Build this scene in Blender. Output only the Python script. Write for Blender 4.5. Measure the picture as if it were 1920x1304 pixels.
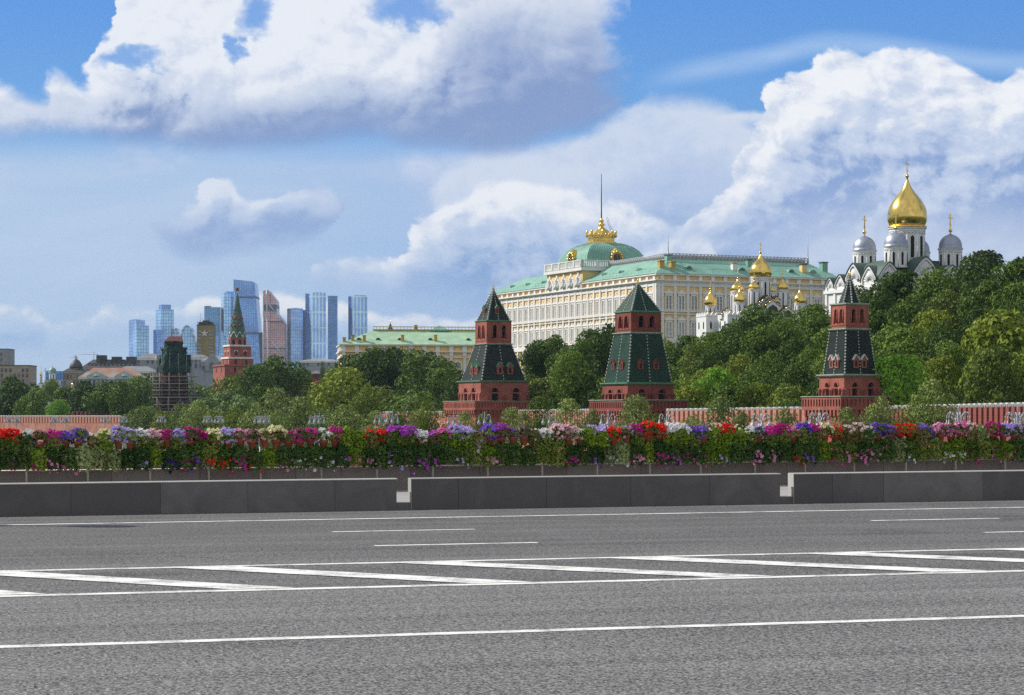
import bpy, math, random
import numpy as np
from mathutils import Matrix, Vector

scene = bpy.context.scene
for o in list(bpy.data.objects):
    bpy.data.objects.remove(o)
COL = scene.collection
R = math.radians
PI = math.pi

# ------------------------------------------------------------------ camera, sky, sun, exposure
F, PX0, YH, EYE = 4000.0, 960.0, 780.0, 1.75       # focal length in photo pixels, optical axis, horizon row, eye height
cam_d = bpy.data.cameras.new('camera')
cam = bpy.data.objects.new('camera', cam_d)
COL.objects.link(cam)
cam.location = (0, 0, EYE)
cam.rotation_euler = (R(90), 0, 0)
cam_d.sensor_width = 36
cam_d.lens = 36 * F / 1920
cam_d.shift_y = (YH - 652) / 1920
cam_d.clip_start = 0.5
cam_d.clip_end = 40000
scene.camera = cam

SUN_EL, SUN_PHI = R(40), R(20)
SUN_DIR = Vector((-math.cos(SUN_PHI) * math.cos(SUN_EL), math.sin(SUN_PHI) * math.cos(SUN_EL), math.sin(SUN_EL)))
sun_d = bpy.data.lights.new('sun', 'SUN')
sun_d.energy = 5.0
sun_d.angle = R(0.5)
sun_d.color = (1.0, 0.95, 0.87)
sun = bpy.data.objects.new('sun', sun_d)
COL.objects.link(sun)
sun.rotation_euler = SUN_DIR.to_track_quat('Z', 'Y').to_euler()

vs = scene.view_settings
vs.view_transform = 'Standard'
vs.look = 'None'
vs.exposure = 0.0
vs.gamma = 1.0
vs.use_curve_mapping = False
scene.render.engine = 'CYCLES'
scene.cycles.use_denoising = False
scene.cycles.denoiser = 'OPENIMAGEDENOISE'
scene.cycles.denoising_input_passes = 'RGB_ALBEDO_NORMAL'
scene.cycles.denoising_prefilter = 'ACCURATE'
scene.cycles.max_bounces = 6
scene.cycles.diffuse_bounces = 3
scene.cycles.glossy_bounces = 3
scene.cycles.transparent_max_bounces = 8
scene.cycles.sample_clamp_indirect = 3.0
scene.cycles.caustics_reflective = False
scene.cycles.caustics_refractive = False


def lin(r, g, b):
    f = lambda c: (c / 255) / 12.92 if c / 255 <= 0.04045 else ((c / 255 + 0.055) / 1.055) ** 2.4
    return (f(r), f(g), f(b))


class X:
    """A float socket with arithmetic: builds Math nodes."""
    nt = None

    def __init__(self, s):
        self.s = s

    @staticmethod
    def op(kind, *a):
        n = X.nt.nodes.new('ShaderNodeMath')
        n.operation = kind
        for i, v in enumerate(a):
            if isinstance(v, X):
                X.nt.links.new(v.s, n.inputs[i])
            else:
                n.inputs[i].default_value = v
        return X(n.outputs[0])

    def __add__(s, o): return X.op('ADD', s, o)
    __radd__ = __add__
    def __sub__(s, o): return X.op('SUBTRACT', s, o)
    def __rsub__(s, o): return X.op('SUBTRACT', o, s)
    def __mul__(s, o): return X.op('MULTIPLY', s, o)
    __rmul__ = __mul__
    def __truediv__(s, o): return X.op('DIVIDE', s, o)
    def __rtruediv__(s, o): return X.op('DIVIDE', o, s)
    def max(s, o): return X.op('MAXIMUM', s, o)
    def min(s, o): return X.op('MINIMUM', s, o)
    def abs(s): return X.op('ABSOLUTE', s)

    def step(s, a, b, lo=0.0, hi=1.0, kind='SMOOTHSTEP'):
        n = X.nt.nodes.new('ShaderNodeMapRange')
        n.interpolation_type = kind
        X.nt.links.new(s.s, n.inputs['Value'])
        for k, v in (('From Min', a), ('From Max', b), ('To Min', lo), ('To Max', hi)):
            n.inputs[k].default_value = v
        return X(n.outputs[0])


def vec(x, y, z=0.0):
    n = X.nt.nodes.new('ShaderNodeCombineXYZ')
    for i, v in enumerate((x, y, z)):
        if isinstance(v, X):
            X.nt.links.new(v.s, n.inputs[i])
        else:
            n.inputs[i].default_value = v
    return n.outputs[0]


def noise(v, scale, detail=4.0, rough=0.5, dist=0.0, dim='2D', lac=2.0):
    n = X.nt.nodes.new('ShaderNodeTexNoise')
    n.noise_dimensions = dim
    X.nt.links.new(v, n.inputs['Vector'])
    n.inputs['Scale'].default_value = scale
    n.inputs['Detail'].default_value = detail
    n.inputs['Roughness'].default_value = rough
    n.inputs['Lacunarity'].default_value = lac
    n.inputs['Distortion'].default_value = dist
    return X(n.outputs['Fac'])


def puffs(v, scale, detail=3.0, rough=0.55):
    n = X.nt.nodes.new('ShaderNodeTexVoronoi')
    n.voronoi_dimensions = '2D'
    n.feature = 'SMOOTH_F1'
    X.nt.links.new(v, n.inputs['Vector'])
    n.inputs['Scale'].default_value = scale
    n.inputs['Detail'].default_value = detail
    n.inputs['Roughness'].default_value = rough
    n.inputs['Lacunarity'].default_value = 2.1
    n.inputs['Smoothness'].default_value = 0.35
    n.normalize = True
    return 1.0 - X(n.outputs['Distance'])


def mixc(fac, a, b):
    n = X.nt.nodes.new('ShaderNodeMix')
    n.data_type = 'RGBA'
    for i, v in ((0, fac), (6, a), (7, b)):
        if isinstance(v, X):
            X.nt.links.new(v.s, n.inputs[i])
        elif isinstance(v, bpy.types.NodeSocket):
            X.nt.links.new(v, n.inputs[i])
        elif i:
            n.inputs[i].default_value = (*v, 1)
        else:
            n.inputs[i].default_value = v
    return n.outputs[2]


U0, U1, V0, V1 = -500.0, 2420.0, -700.0, 900.0


def curve(u, pts):
    n = X.nt.nodes.new('ShaderNodeFloatCurve')
    c = n.mapping.curves[0]
    pts = sorted(pts)
    q = [((px - U0) / (U1 - U0), (py - V0) / (V1 - V0)) for px, py in pts]
    while len(c.points) < len(q):
        c.points.new(0.5, 0.5)
    for p, (a, b) in zip(c.points, q):
        p.location = (a, b)
        p.handle_type = 'AUTO_CLAMPED'
    n.mapping.extend = 'HORIZONTAL'
    n.mapping.update()
    X.nt.links.new(((u - U0) / (U1 - U0)).s, n.inputs['Value'])
    return X(n.outputs[0]) * (V1 - V0) + V0


SKY_STRENGTH = 0.1


def build_world():
    w = bpy.data.worlds.new('World')
    scene.world = w
    w.use_nodes = True
    nt = X.nt = w.node_tree
    nt.nodes.clear()
    out = nt.nodes.new('ShaderNodeOutputWorld')
    bg = nt.nodes.new('ShaderNodeBackground')
    bg.inputs['Strength'].default_value = SKY_STRENGTH
    nt.links.new(bg.outputs[0], out.inputs[0])
    sky = nt.nodes.new('ShaderNodeTexSky')
    sky.sky_type = 'NISHITA'
    sky.sun_disc = False
    sky.sun_elevation = SUN_EL
    sky.sun_rotation = math.atan2(SUN_DIR.x, SUN_DIR.y)
    sky.air_density = 1.0
    sky.dust_density = 0.3
    sky.ozone_density = 2.0
    tc = nt.nodes.new('ShaderNodeTexCoord')
    sep = nt.nodes.new('ShaderNodeSeparateXYZ')
    nt.links.new(tc.outputs['Generated'], sep.inputs[0])
    x, y, z = (X(sep.outputs[i]) for i in range(3))
    yy = y.abs().max(0.12)
    u = x / yy * F + PX0                     # direction angles, in thousandths: nothing here depends on the camera
    v = YH - z / yy * F
    k = 1.0 / SKY_STRENGTH
    C = lambda r, g, b, m=1.0: tuple(c * k * m for c in lin(r, g, b))
    # clear sky: Nishita, more saturated low down as in the photo's dry air
    hs = nt.nodes.new('ShaderNodeHueSaturation')
    nt.links.new(sky.outputs[0], hs.inputs['Color'])
    hs.inputs['Saturation'].default_value = 1.35
    hs.inputs['Value'].default_value = 0.95
    deep = mixc(v.step(-150, 420), C(78, 146, 236), C(112, 172, 236))
    col = mixc(0.72, hs.outputs[0], deep)

    p = vec(u * 0.001, v * 0.00135)
    n1 = noise(p, 5.0, 7, 0.56)
    n2 = noise(vec(u * 0.001 + 3.7, v * 0.001 + 1.3), 2.3, 5, 0.5)
    warp = vec(u * 0.001 + (n1 - 0.5) * 0.10, v * 0.00125 + (n2 - 0.5) * 0.10)
    warp_s = vec(u * 0.001 + (n1 - 0.5) * 0.10 - 0.016, v * 0.00125 + (n2 - 0.5) * 0.10 - 0.020)
    b1 = puffs(warp, 7.0, 4.0, 0.55)
    b1s = puffs(warp_s, 7.0, 4.0, 0.55)
    fine = noise(p, 26.0, 5, 0.6)
    relief = (b1 - b1s) * 1.0 + (fine - 0.5) * 0.10         # puffs catch the sun on their upper sunward sides
    edge = (b1 - 0.62) * 95 + (n1 - 0.5) * 150 + (fine - 0.5) * 42
    soft = (n2 - 0.5) * 150 + (n1 - 0.5) * 120
    uw = u + (n2 - 0.5) * 130 + (n1 - 0.5) * 110 + (b1 - 0.62) * 60
    streak = noise(vec(u * 0.0006, v * 0.0036 + (n2 - 0.5) * 0.5), 4.0, 6, 0.55)

    # thin veil over the lower sky and cirrus streaks
    veil = v.step(225, 330) * (0.62 + streak * 0.6)
    veil = veil.min(1.0) * v.step(640, 760, 1.0, 0.75)
    col = mixc(veil * 0.93, col, mixc(u.step(0, 1300), C(188, 208, 235), C(168, 193, 232)))
    cir = streak.step(0.45, 0.8) * curve(u, [(-500, -50), (900, -60), (1250, 60), (1500, 75), (1900, 60), (2420, 40)]).abs().step(-1, 60)
    cband = v - curve(u, [(-500, 330), (1150, 175), (1250, 145), (1420, 112), (1560, 82), (1920, 120), (2420, 100)])
    cband = 1.0 - (cband.abs() / 34.0).min(1.0)
    col = mixc(cband.step(0, 1) * u.step(1170, 1330) * (0.25 + streak * 0.75), col, C(168, 200, 240))

    def layer(col, top, bot, sT, sB, amp, lit, mid, dark, deep_from, deep_to, rel=1.0, alpha=1.0, ampB=0.5, side=None, tone=0.0, crest=None):
        dT = v - curve(uw, top) + edge * amp
        dB = curve(uw, bot) - v + soft * ampB
        a = dT.step(0, sT) * dB.step(0, sB) * alpha
        if side is not None:
            a = a * side
        deepness = ((dT if crest is None else v - curve(uw, crest)) + soft * 0.35).step(deep_from, deep_to)
        under = dB.step(0, 150)
        light = 1.0 - deepness * 0.68 + relief * 1.7 * rel + (n1 - 0.5) * 0.5 + (n2 - 0.5) * 0.9 + tone
        light = light * (0.30 + under * 0.70)
        c = mixc(light.step(0.50, 1.05), mixc(light.step(0.10, 0.55), dark, mid), lit)
        return mixc(a, col, c)

    wisp = (n1 * 0.9 + streak * 0.5 + fine * 0.2).step(0.78, 1.02) * v.step(250, 300) * v.step(430, 340) * u.step(720, 520)
    col = mixc(wisp * 0.75, col, C(190, 207, 234))
    LIT, MID, DARK = C(240, 243, 249), C(196, 209, 232), C(140, 164, 205)
    # broad grey sheet behind the centre and right
    col = layer(col, [(-500, 620), (500, 400), (560, 322), (640, 302), (760, 286), (1000, 258), (1100, 226), (1170, 190), (1215, 168), (1290, 168), (1360, 178), (1420, 210), (1600, 330), (2420, 300)],
                [(-500, 700), (540, 350), (640, 372), (760, 420), (860, 560), (1100, 640), (1500, 700), (2420, 700)], 45, 160, 0.28,
                C(214, 223, 240), C(186, 203, 233), C(150, 177, 218), 30, 330, 0.55, 0.9)
    # low cumulus along the horizon
    col = layer(col, [(-500, 560), (0, 568), (60, 580), (110, 605), (170, 598), (230, 572), (320, 572), (400, 552), (480, 560), (560, 552), (650, 560), (760, 590), (900, 590), (2420, 600)],
                [(-500, 690), (0, 690), (300, 660), (700, 690), (2420, 700)], 16, 80, 0.34,
                C(236, 239, 245), C(180, 203, 234), C(140, 175, 224), 12, 100, 0.9, 0.97, 0.3, tone=0.1)
    # centre cumulus bank
    col = layer(col, [(-500, 640), (560, 640), (620, 500), (650, 475), (700, 478), (735, 490), (770, 440), (800, 405), (850, 375), (920, 350), (1000, 345), (1120, 360), (1240, 420), (1320, 440), (1380, 520), (1500, 640), (2420, 700)],
                [(-500, 560), (600, 560), (800, 600), (1100, 650), (2420, 700)], 20, 120, 0.42,
                LIT, C(188, 205, 233), C(136, 168, 216), 15, 160, 1.0, 0.97, tone=-0.08)
    # small cumulus
    col = layer(col, [(-500, 700), (235, 640), (262, 440), (300, 400), (360, 375), (420, 325), (460, 360), (500, 375), (545, 332), (600, 345), (635, 410), (665, 640), (2420, 700)],
                [(-500, 300), (260, 340), (290, 440), (350, 486), (400, 500), (480, 484), (540, 476), (600, 462), (640, 350), (2420, 300)], 18, 45, 0.46,
                C(222, 230, 243), C(186, 203, 232), C(146, 172, 216), 15, 95, 0.8, 0.93, 0.22)
    # tall cumulus on the right
    col = layer(col, [(-500, 700), (1100, 660), (1180, 540), (1235, 460), (1275, 400), (1310, 372), (1345, 330), (1385, 290), (1420, 250), (1455, 215), (1480, 165), (1520, 150), (1555, 118), (1600, 97), (1680, 90), (1740, 96),
                      (1800, 118), (1850, 140), (1900, 118), (1980, 100), (2420, 60)],
                [(-500, 600), (1100, 600), (1300, 560), (1500, 520), (1700, 500), (1920, 520), (2420, 560)], 13, 180, 0.36,
                C(244, 246, 251), C(196, 210, 235), C(138, 166, 214), 20, 230, 1.15, tone=-0.10)
    col = layer(col, [(-500, 700), (1300, 600), (1335, 232), (1370, 212), (1420, 205), (1470, 214), (1500, 240), (1540, 600), (2420, 700)],
                [(-500, 100), (1320, 180), (1350, 232), (1420, 240), (1480, 236), (1520, 150), (2420, 100)], 12, 20, 0.16, LIT, C(226, 232, 244), MID, 20, 90, 0.6, 0.9, 0.1)
    # the big cumulus overhead, left and centre
    big_top = [(-500, 120), (-100, 150), (0, 150), (50, 160), (95, 128), (125, 130), (160, 150), (192, 120), (205, 85), (218, 40), (232, -60), (250, -500), (700, -600), (1500, -600), (2420, -600)]
    big_bot = [(-500, 290), (0, 285), (90, 280), (250, 288), (430, 292), (560, 290), (680, 270), (800, 290), (930, 300), (1020, 275), (1110, 250), (1180, 205), (1192, 150), (1205, 20), (1225, -120), (2420, -500)]
    holes = None
    for hu, hv, ru, rv in ((487, 36, 34, 40), (770, 30, 46, 34), (252, 132, 44, 24), (445, 92, 14, 30)):
        a, b = (u + (n1 - 0.5) * 190 - hu) / ru, (v + (b1 - 0.62) * 130 + (fine - 0.5) * 40 - hv) / rv
        h = (a * a + b * b).step(0.15, 1.9, 0.12, 1.0)
        holes = h if holes is None else holes * h
    east = (1165.0 - u + edge * 0.9 + soft * 0.5 + (v - 120) * 0.10).step(-30, 60)
    col = layer(col, big_top, big_bot, 36, 55, 0.5, C(238, 242, 249), C(208, 218, 237), C(130, 154, 200), 30, 310, 1.15, 0.97, 0.26,
                side=holes * east, tone=0.02,
                crest=[(-500, 150), (0, 150), (130, 120), (220, 20), (300, -10), (520, 30), (640, -10), (720, 70), (820, -30), (1100, -80), (2420, -80)])
    # its grey eastern half
    gx = u.step(690, 980) * v.step(330, 180, 0, 1)
    gt = v - curve(uw, [(-500, 400), (640, 300), (760, 120), (880, -60), (1130, -60), (1175, 60), (1225, 400), (2420, 700)]) + edge * 0.4
    gb = curve(uw, big_bot) - v + soft * 0.26
    col = mixc(gt.step(0, 160) * gb.step(0, 70) * gx * east * 0.92, col, mixc((n1 * 0.7 + relief * 0.8 + (1.0 - v.step(-50, 260)) * 0.35).step(0.32, 1.0), C(132, 156, 204), C(188, 202, 228)))
    base = gb.step(-5, 35) * gb.step(135, 45) * u.step(290, 430) * u.step(1190, 1080) * (0.45 + n2 * 0.7)
    col = mixc(base * 0.85, col, C(136, 160, 206))
    # out of view: broken cloud added overhead and behind to set ambient light
    fn = noise(tc.outputs['Generated'], 3.0, 6, 0.55, dim='3D')
    far = fn.step(0.25, 0.52) * v.step(-60, -420)
    col = mixc(far * 0.95, col, mixc(fn.step(0.35, 0.7), C(160, 164, 172), C(204, 207, 213)))
    behind = y.step(0.10, -0.25) * fn.step(0.2, 0.45)
    col = mixc(behind * 0.95, col, mixc(fn.step(0.35, 0.7), C(182, 186, 194), C(224, 227, 232)))
    nt.links.new(col, bg.inputs['Color'])
    w.cycles.sampling_method = 'MANUAL'
    w.cycles.sample_map_resolution = 512


build_world()


# ------------------------------------------------------------------ materials
def mat(name, col, rough=0.7, metal=0.0, var=0.0, vscale=1.0, bump=0.0, bscale=20.0, spec=0.4, col2=None, stretch=(1, 1, 1), detail=4, rnd=0.0):
    """Principled material with a procedural colour variation (var, or towards col2) and bump in object space."""
    m = bpy.data.materials.new(name)
    m.use_nodes = True
    nt = X.nt = m.node_tree
    b = nt.nodes['Principled BSDF']
    b.inputs['Base Color'].default_value = (*col, 1)
    b.inputs['Roughness'].default_value = rough
    b.inputs['Metallic'].default_value = metal
    b.inputs['Specular IOR Level'].default_value = spec
    if var or col2 or bump:
        tc = nt.nodes.new('ShaderNodeTexCoord')
        mp = nt.nodes.new('ShaderNodeMapping')
        mp.inputs['Scale'].default_value = stretch
        nt.links.new(tc.outputs['Object'], mp.inputs['Vector'])
        v = mp.outputs[0]
        if var or col2:
            n = noise(v, vscale, detail, 0.6, dim='3D')
            a = tuple(c * (1 - var) for c in col)
            c2 = col2 or tuple(min(1, c * (1 + var)) for c in col)
            c = mixc(n.step(0.3, 0.7), a, c2)
            nt.links.new(c, b.inputs['Base Color'])
        if bump:
            n = noise(v, bscale, 5, 0.6, dim='3D')
            bn = nt.nodes.new('ShaderNodeBump')
            bn.inputs['Strength'].default_value = bump
            bn.inputs['Distance'].default_value = 0.05
            nt.links.new(n.s, bn.inputs['Height'])
            nt.links.new(bn.outputs[0], b.inputs['Normal'])
    return m


def tile_mat(name, c1, c2, sx, sz, mortar, rough=0.6, msize=0.03, metal=0.0, spec=0.4, bump=0.3, dirt=0.42):
    """Courses of bricks, tiles or panels: a Brick texture over object X+Y (along the wall) and Z."""
    m = bpy.data.materials.new(name)
    m.use_nodes = True
    nt = X.nt = m.node_tree
    b = nt.nodes['Principled BSDF']
    tc = nt.nodes.new('ShaderNodeTexCoord')
    sep = nt.nodes.new('ShaderNodeSeparateXYZ')
    nt.links.new(tc.outputs['Object'], sep.inputs[0])
    x, y, z = (X(sep.outputs[i]) for i in range(3))
    br = nt.nodes.new('ShaderNodeTexBrick')
    nt.links.new(vec(x + y, z), br.inputs['Vector'])
    br.inputs['Scale'].default_value = 1.0
    br.inputs['Brick Width'].default_value = sx
    br.inputs['Row Height'].default_value = sz
    br.inputs['Mortar Size'].default_value = msize
    br.inputs['Color1'].default_value = (*c1, 1)
    br.inputs['Color2'].default_value = (*c2, 1)
    br.inputs['Mortar'].default_value = (*mortar, 1)
    n = noise(tc.outputs['Object'], 0.35, 5, 0.6, dim='3D')
    dk = nt.nodes.new('ShaderNodeMix')
    dk.data_type = 'RGBA'
    dk.blend_type = 'MULTIPLY'
    nt.links.new(n.step(0.35, 0.75, 0, dirt * 2).s, dk.inputs[0])
    nt.links.new(br.outputs['Color'], dk.inputs[6])
    dk.inputs[7].default_value = (0.55, 0.5, 0.48, 1)
    nt.links.new(dk.outputs[2], b.inputs['Base Color'])
    b.inputs['Roughness'].default_value = rough
    b.inputs['Metallic'].default_value = metal
    b.inputs['Specular IOR Level'].default_value = spec
    if bump:
        bn = nt.nodes.new('ShaderNodeBump')
        bn.inputs['Strength'].default_value = bump
        bn.inputs['Distance'].default_value = 0.05
        nt.links.new(br.outputs['Fac'], bn.inputs['Height'])
        bn.invert = True
        nt.links.new(bn.outputs[0], b.inputs['Normal'])
    return m


def leaf_mat(name, c1, c2, c3=None, trans=0.14, rough=0.55):
    """Foliage: per-tree and per-cluster colour change, some light through the leaves."""
    m = bpy.data.materials.new(name)
    m.use_nodes = True
    nt = X.nt = m.node_tree
    b = nt.nodes['Principled BSDF']
    oi = nt.nodes.new('ShaderNodeObjectInfo')
    tc = nt.nodes.new('ShaderNodeTexCoord')
    n = noise(tc.outputs['Object'], 0.55, 3, 0.6, dim='3D')
    n2 = noise(tc.outputs['Object'], 5.0, 2, 0.6, dim='3D')
    f = (n * 0.7 + n2 * 0.5 + X(oi.outputs['Random']) * 0.5 - 0.35)
    c = mixc(f.step(0.1, 0.95), c1, c2)
    nt.links.new(c, b.inputs['Base Color'])
    b.inputs['Roughness'].default_value = rough
    b.inputs['Specular IOR Level'].default_value = 0.08
    tr = nt.nodes.new('ShaderNodeBsdfTranslucent')
    nt.links.new(c, tr.inputs['Color'])
    mx = nt.nodes.new('ShaderNodeMixShader')
    mx.inputs[0].default_value = trans
    nt.links.new(b.outputs[0], mx.inputs[1])
    nt.links.new(tr.outputs[0], mx.inputs[2])
    nt.links.new(mx.outputs[0], nt.nodes['Material Output'].inputs[0])
    return m


def glass_mat(name, c1, c2, fx, fz, line, metal=0.55, rough=0.15, lw=0.12):
    """Curtain wall: panes of slightly different glass between floor and mullion lines, reflecting the sky."""
    m = bpy.data.materials.new(name)
    m.use_nodes = True
    nt = X.nt = m.node_tree
    b = nt.nodes['Principled BSDF']
    tc = nt.nodes.new('ShaderNodeTexCoord')
    sep = nt.nodes.new('ShaderNodeSeparateXYZ')
    nt.links.new(tc.outputs['Object'], sep.inputs[0])
    x, y, z = (X(sep.outputs[i]) for i in range(3))
    br = nt.nodes.new('ShaderNodeTexBrick')
    br.offset = 0.0
    nt.links.new(vec(x + y, z), br.inputs['Vector'])
    br.inputs['Scale'].default_value = 1.0
    br.inputs['Brick Width'].default_value = fx
    br.inputs['Row Height'].default_value = fz
    br.inputs['Mortar Size'].default_value = lw * min(fx, fz)
    br.inputs['Color1'].default_value = (*c1, 1)
    br.inputs['Color2'].default_value = (*c2, 1)
    br.inputs['Mortar'].default_value = (*line, 1)
    big = noise(tc.outputs['Object'], 0.018, 4, 0.6, dim='3D')  # broad light and dark areas paint cloud reflections into the glass colour
    hv = nt.nodes.new('ShaderNodeHueSaturation')
    nt.links.new(br.outputs['Color'], hv.inputs['Color'])
    nt.links.new(big.step(0.3, 0.7, 0.7, 1.3).s, hv.inputs['Value'])
    nt.links.new(hv.outputs[0], b.inputs['Base Color'])
    b.inputs['Metallic'].default_value = metal
    b.inputs['Roughness'].default_value = rough
    return m


M = {}
M['asphalt'] = None
M['brick'] = tile_mat('red_brick', (0.41, 0.122, 0.085), (0.335, 0.096, 0.068), 0.6, 0.22, (0.36, 0.13, 0.10), 0.85, bump=0.2)
M['brick_dark'] = tile_mat('dark_brick', (0.32, 0.085, 0.062), (0.265, 0.068, 0.052), 0.6, 0.22, (0.17, 0.05, 0.042), 0.85, bump=0.2)
M['brick_pink'] = tile_mat('pale_brick', (0.56, 0.26, 0.19), (0.50, 0.22, 0.16), 0.6, 0.22, (0.4, 0.18, 0.14), 0.9, bump=0.2)
M['stone_white'] = mat('white_stone', (0.72, 0.71, 0.68), 0.8, var=0.12, vscale=0.6)
M['tile_black'] = tile_mat('black_green_tiles', (0.020, 0.042, 0.034), (0.011, 0.024, 0.021), 0.42, 0.30, (0.005, 0.009, 0.008), 0.5, spec=0.22, bump=0.6, msize=0.05)
M['tile_green'] = tile_mat('green_tiles', (0.018, 0.088, 0.046), (0.011, 0.052, 0.030), 0.42, 0.30, (0.005, 0.022, 0.015), 0.5, spec=0.22, bump=0.6, msize=0.05)
M['trim_green'] = mat('pale_green_metal', (0.10, 0.27, 0.17), 0.5, var=0.15, vscale=1.0)
M['trim_grey'] = mat('grey_green_metal', (0.30, 0.36, 0.30), 0.5, var=0.15, vscale=1.0)
M['bead'] = mat('white_glazed_beads', (0.44, 0.46, 0.43), 0.5, var=0.2)
M['dark_open'] = mat('dark_interior', (0.018, 0.014, 0.013), 0.9, var=0.3)
M['gold'] = mat('gilding', (0.84, 0.60, 0.17), 0.20, 1.0, var=0.12, vscale=0.8, bump=0.06, bscale=2.0)
M['gold_rough'] = mat('carved_gilding', (0.76, 0.53, 0.14), 0.34, 0.9, var=0.25, vscale=2.5, bump=0.8, bscale=3.0)
M['silver'] = mat('silvered_metal', (0.34, 0.38, 0.46), 0.45, 0.65, var=0.10, vscale=1.2)
M['white'] = mat('white_plaster', (0.76, 0.755, 0.735), 0.75, var=0.06, vscale=0.5)
M['white_cool'] = mat('whitewash', (0.78, 0.785, 0.79), 0.8, var=0.07, vscale=0.5)
M['yellow'] = mat('ochre_plaster', (0.80, 0.56, 0.25), 0.8, var=0.07, vscale=0.4)
M['pane'] = mat('window_glass', (0.05, 0.06, 0.07), 0.12, 0.0, var=0.3, vscale=0.7, spec=0.7)
def pane_mat():
    m = mat('window_pane', (0.06, 0.07, 0.08), 0.12, spec=0.7)
    nt = X.nt = m.node_tree
    oi = nt.nodes.new('ShaderNodeObjectInfo')
    nt.links.new(mixc(X(oi.outputs['Random']).step(0.35, 1.0), (0.045, 0.05, 0.06), (0.34, 0.34, 0.33)), nt.nodes['Principled BSDF'].inputs['Base Color'])
    return m


M['pane'] = pane_mat()
M['pane_pale'] = mat('window_glass_curtained', (0.30, 0.31, 0.32), 0.25, 0.0, var=0.35, vscale=0.9, spec=0.6)
M['roof_mint'] = mat('verdigris_roof_sheet', (0.18, 0.37, 0.285), 0.5, 0.0, var=0.10, vscale=0.25, bump=0.05, bscale=1.5, col2=(0.23, 0.44, 0.35))
M['roof_pale'] = mat('pale_verdigris_roof_sheet', (0.33, 0.50, 0.33), 0.5, 0.0, var=0.14, vscale=0.25)
M['roof_dark'] = mat('dark_green_roof_sheet', (0.052, 0.09, 0.072), 0.5, var=0.2, vscale=0.4)
M['grey_metal'] = mat('grey_lattice_metal', (0.40, 0.41, 0.43), 0.5, 0.3, var=0.1)
M['dark_metal'] = mat('dark_iron', (0.06, 0.06, 0.065), 0.5, 0.4, var=0.2)
M['lamp_metal'] = mat('silver_lamp_paint', (0.38, 0.40, 0.43), 0.5, 0.2, var=0.1)
M['lamp_glass'] = mat('frosted_lamp_glass', (0.72, 0.74, 0.76), 0.35, var=0.05)
M['bark'] = mat('bark', (0.075, 0.058, 0.042), 0.9, var=0.35, vscale=3, bump=0.5, bscale=6)
M['ochre_chimney'] = mat('ochre_chimney', (0.50, 0.34, 0.10), 0.8, var=0.2)
M['grass'] = mat('grass', (0.035, 0.06, 0.018), 0.95, var=0.4, vscale=0.2)
LEAF = {
    'dark': leaf_mat('dark_leaves', (0.040, 0.079, 0.015), (0.106, 0.174, 0.027)),
    'mid': leaf_mat('mid_green_leaves', (0.072, 0.132, 0.020), (0.166, 0.254, 0.038)),
    'olive': leaf_mat('olive_leaves', (0.094, 0.139, 0.022), (0.199, 0.256, 0.044)),
    'yellow': leaf_mat('yellowish_leaves', (0.126, 0.178, 0.020), (0.272, 0.329, 0.038)),
    'bright': leaf_mat('bright_leaves', (0.114, 0.249, 0.024), (0.230, 0.430, 0.041)),
    'grey': leaf_mat('grey_green_leaves', (0.103, 0.166, 0.054), (0.211, 0.310, 0.104)),
    'black': leaf_mat('blackish_leaves', (0.022, 0.039, 0.013), (0.058, 0.088, 0.027)),
    'linden': leaf_mat('linden_leaves', (0.119, 0.172, 0.048), (0.277, 0.343, 0.103)),
}


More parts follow.
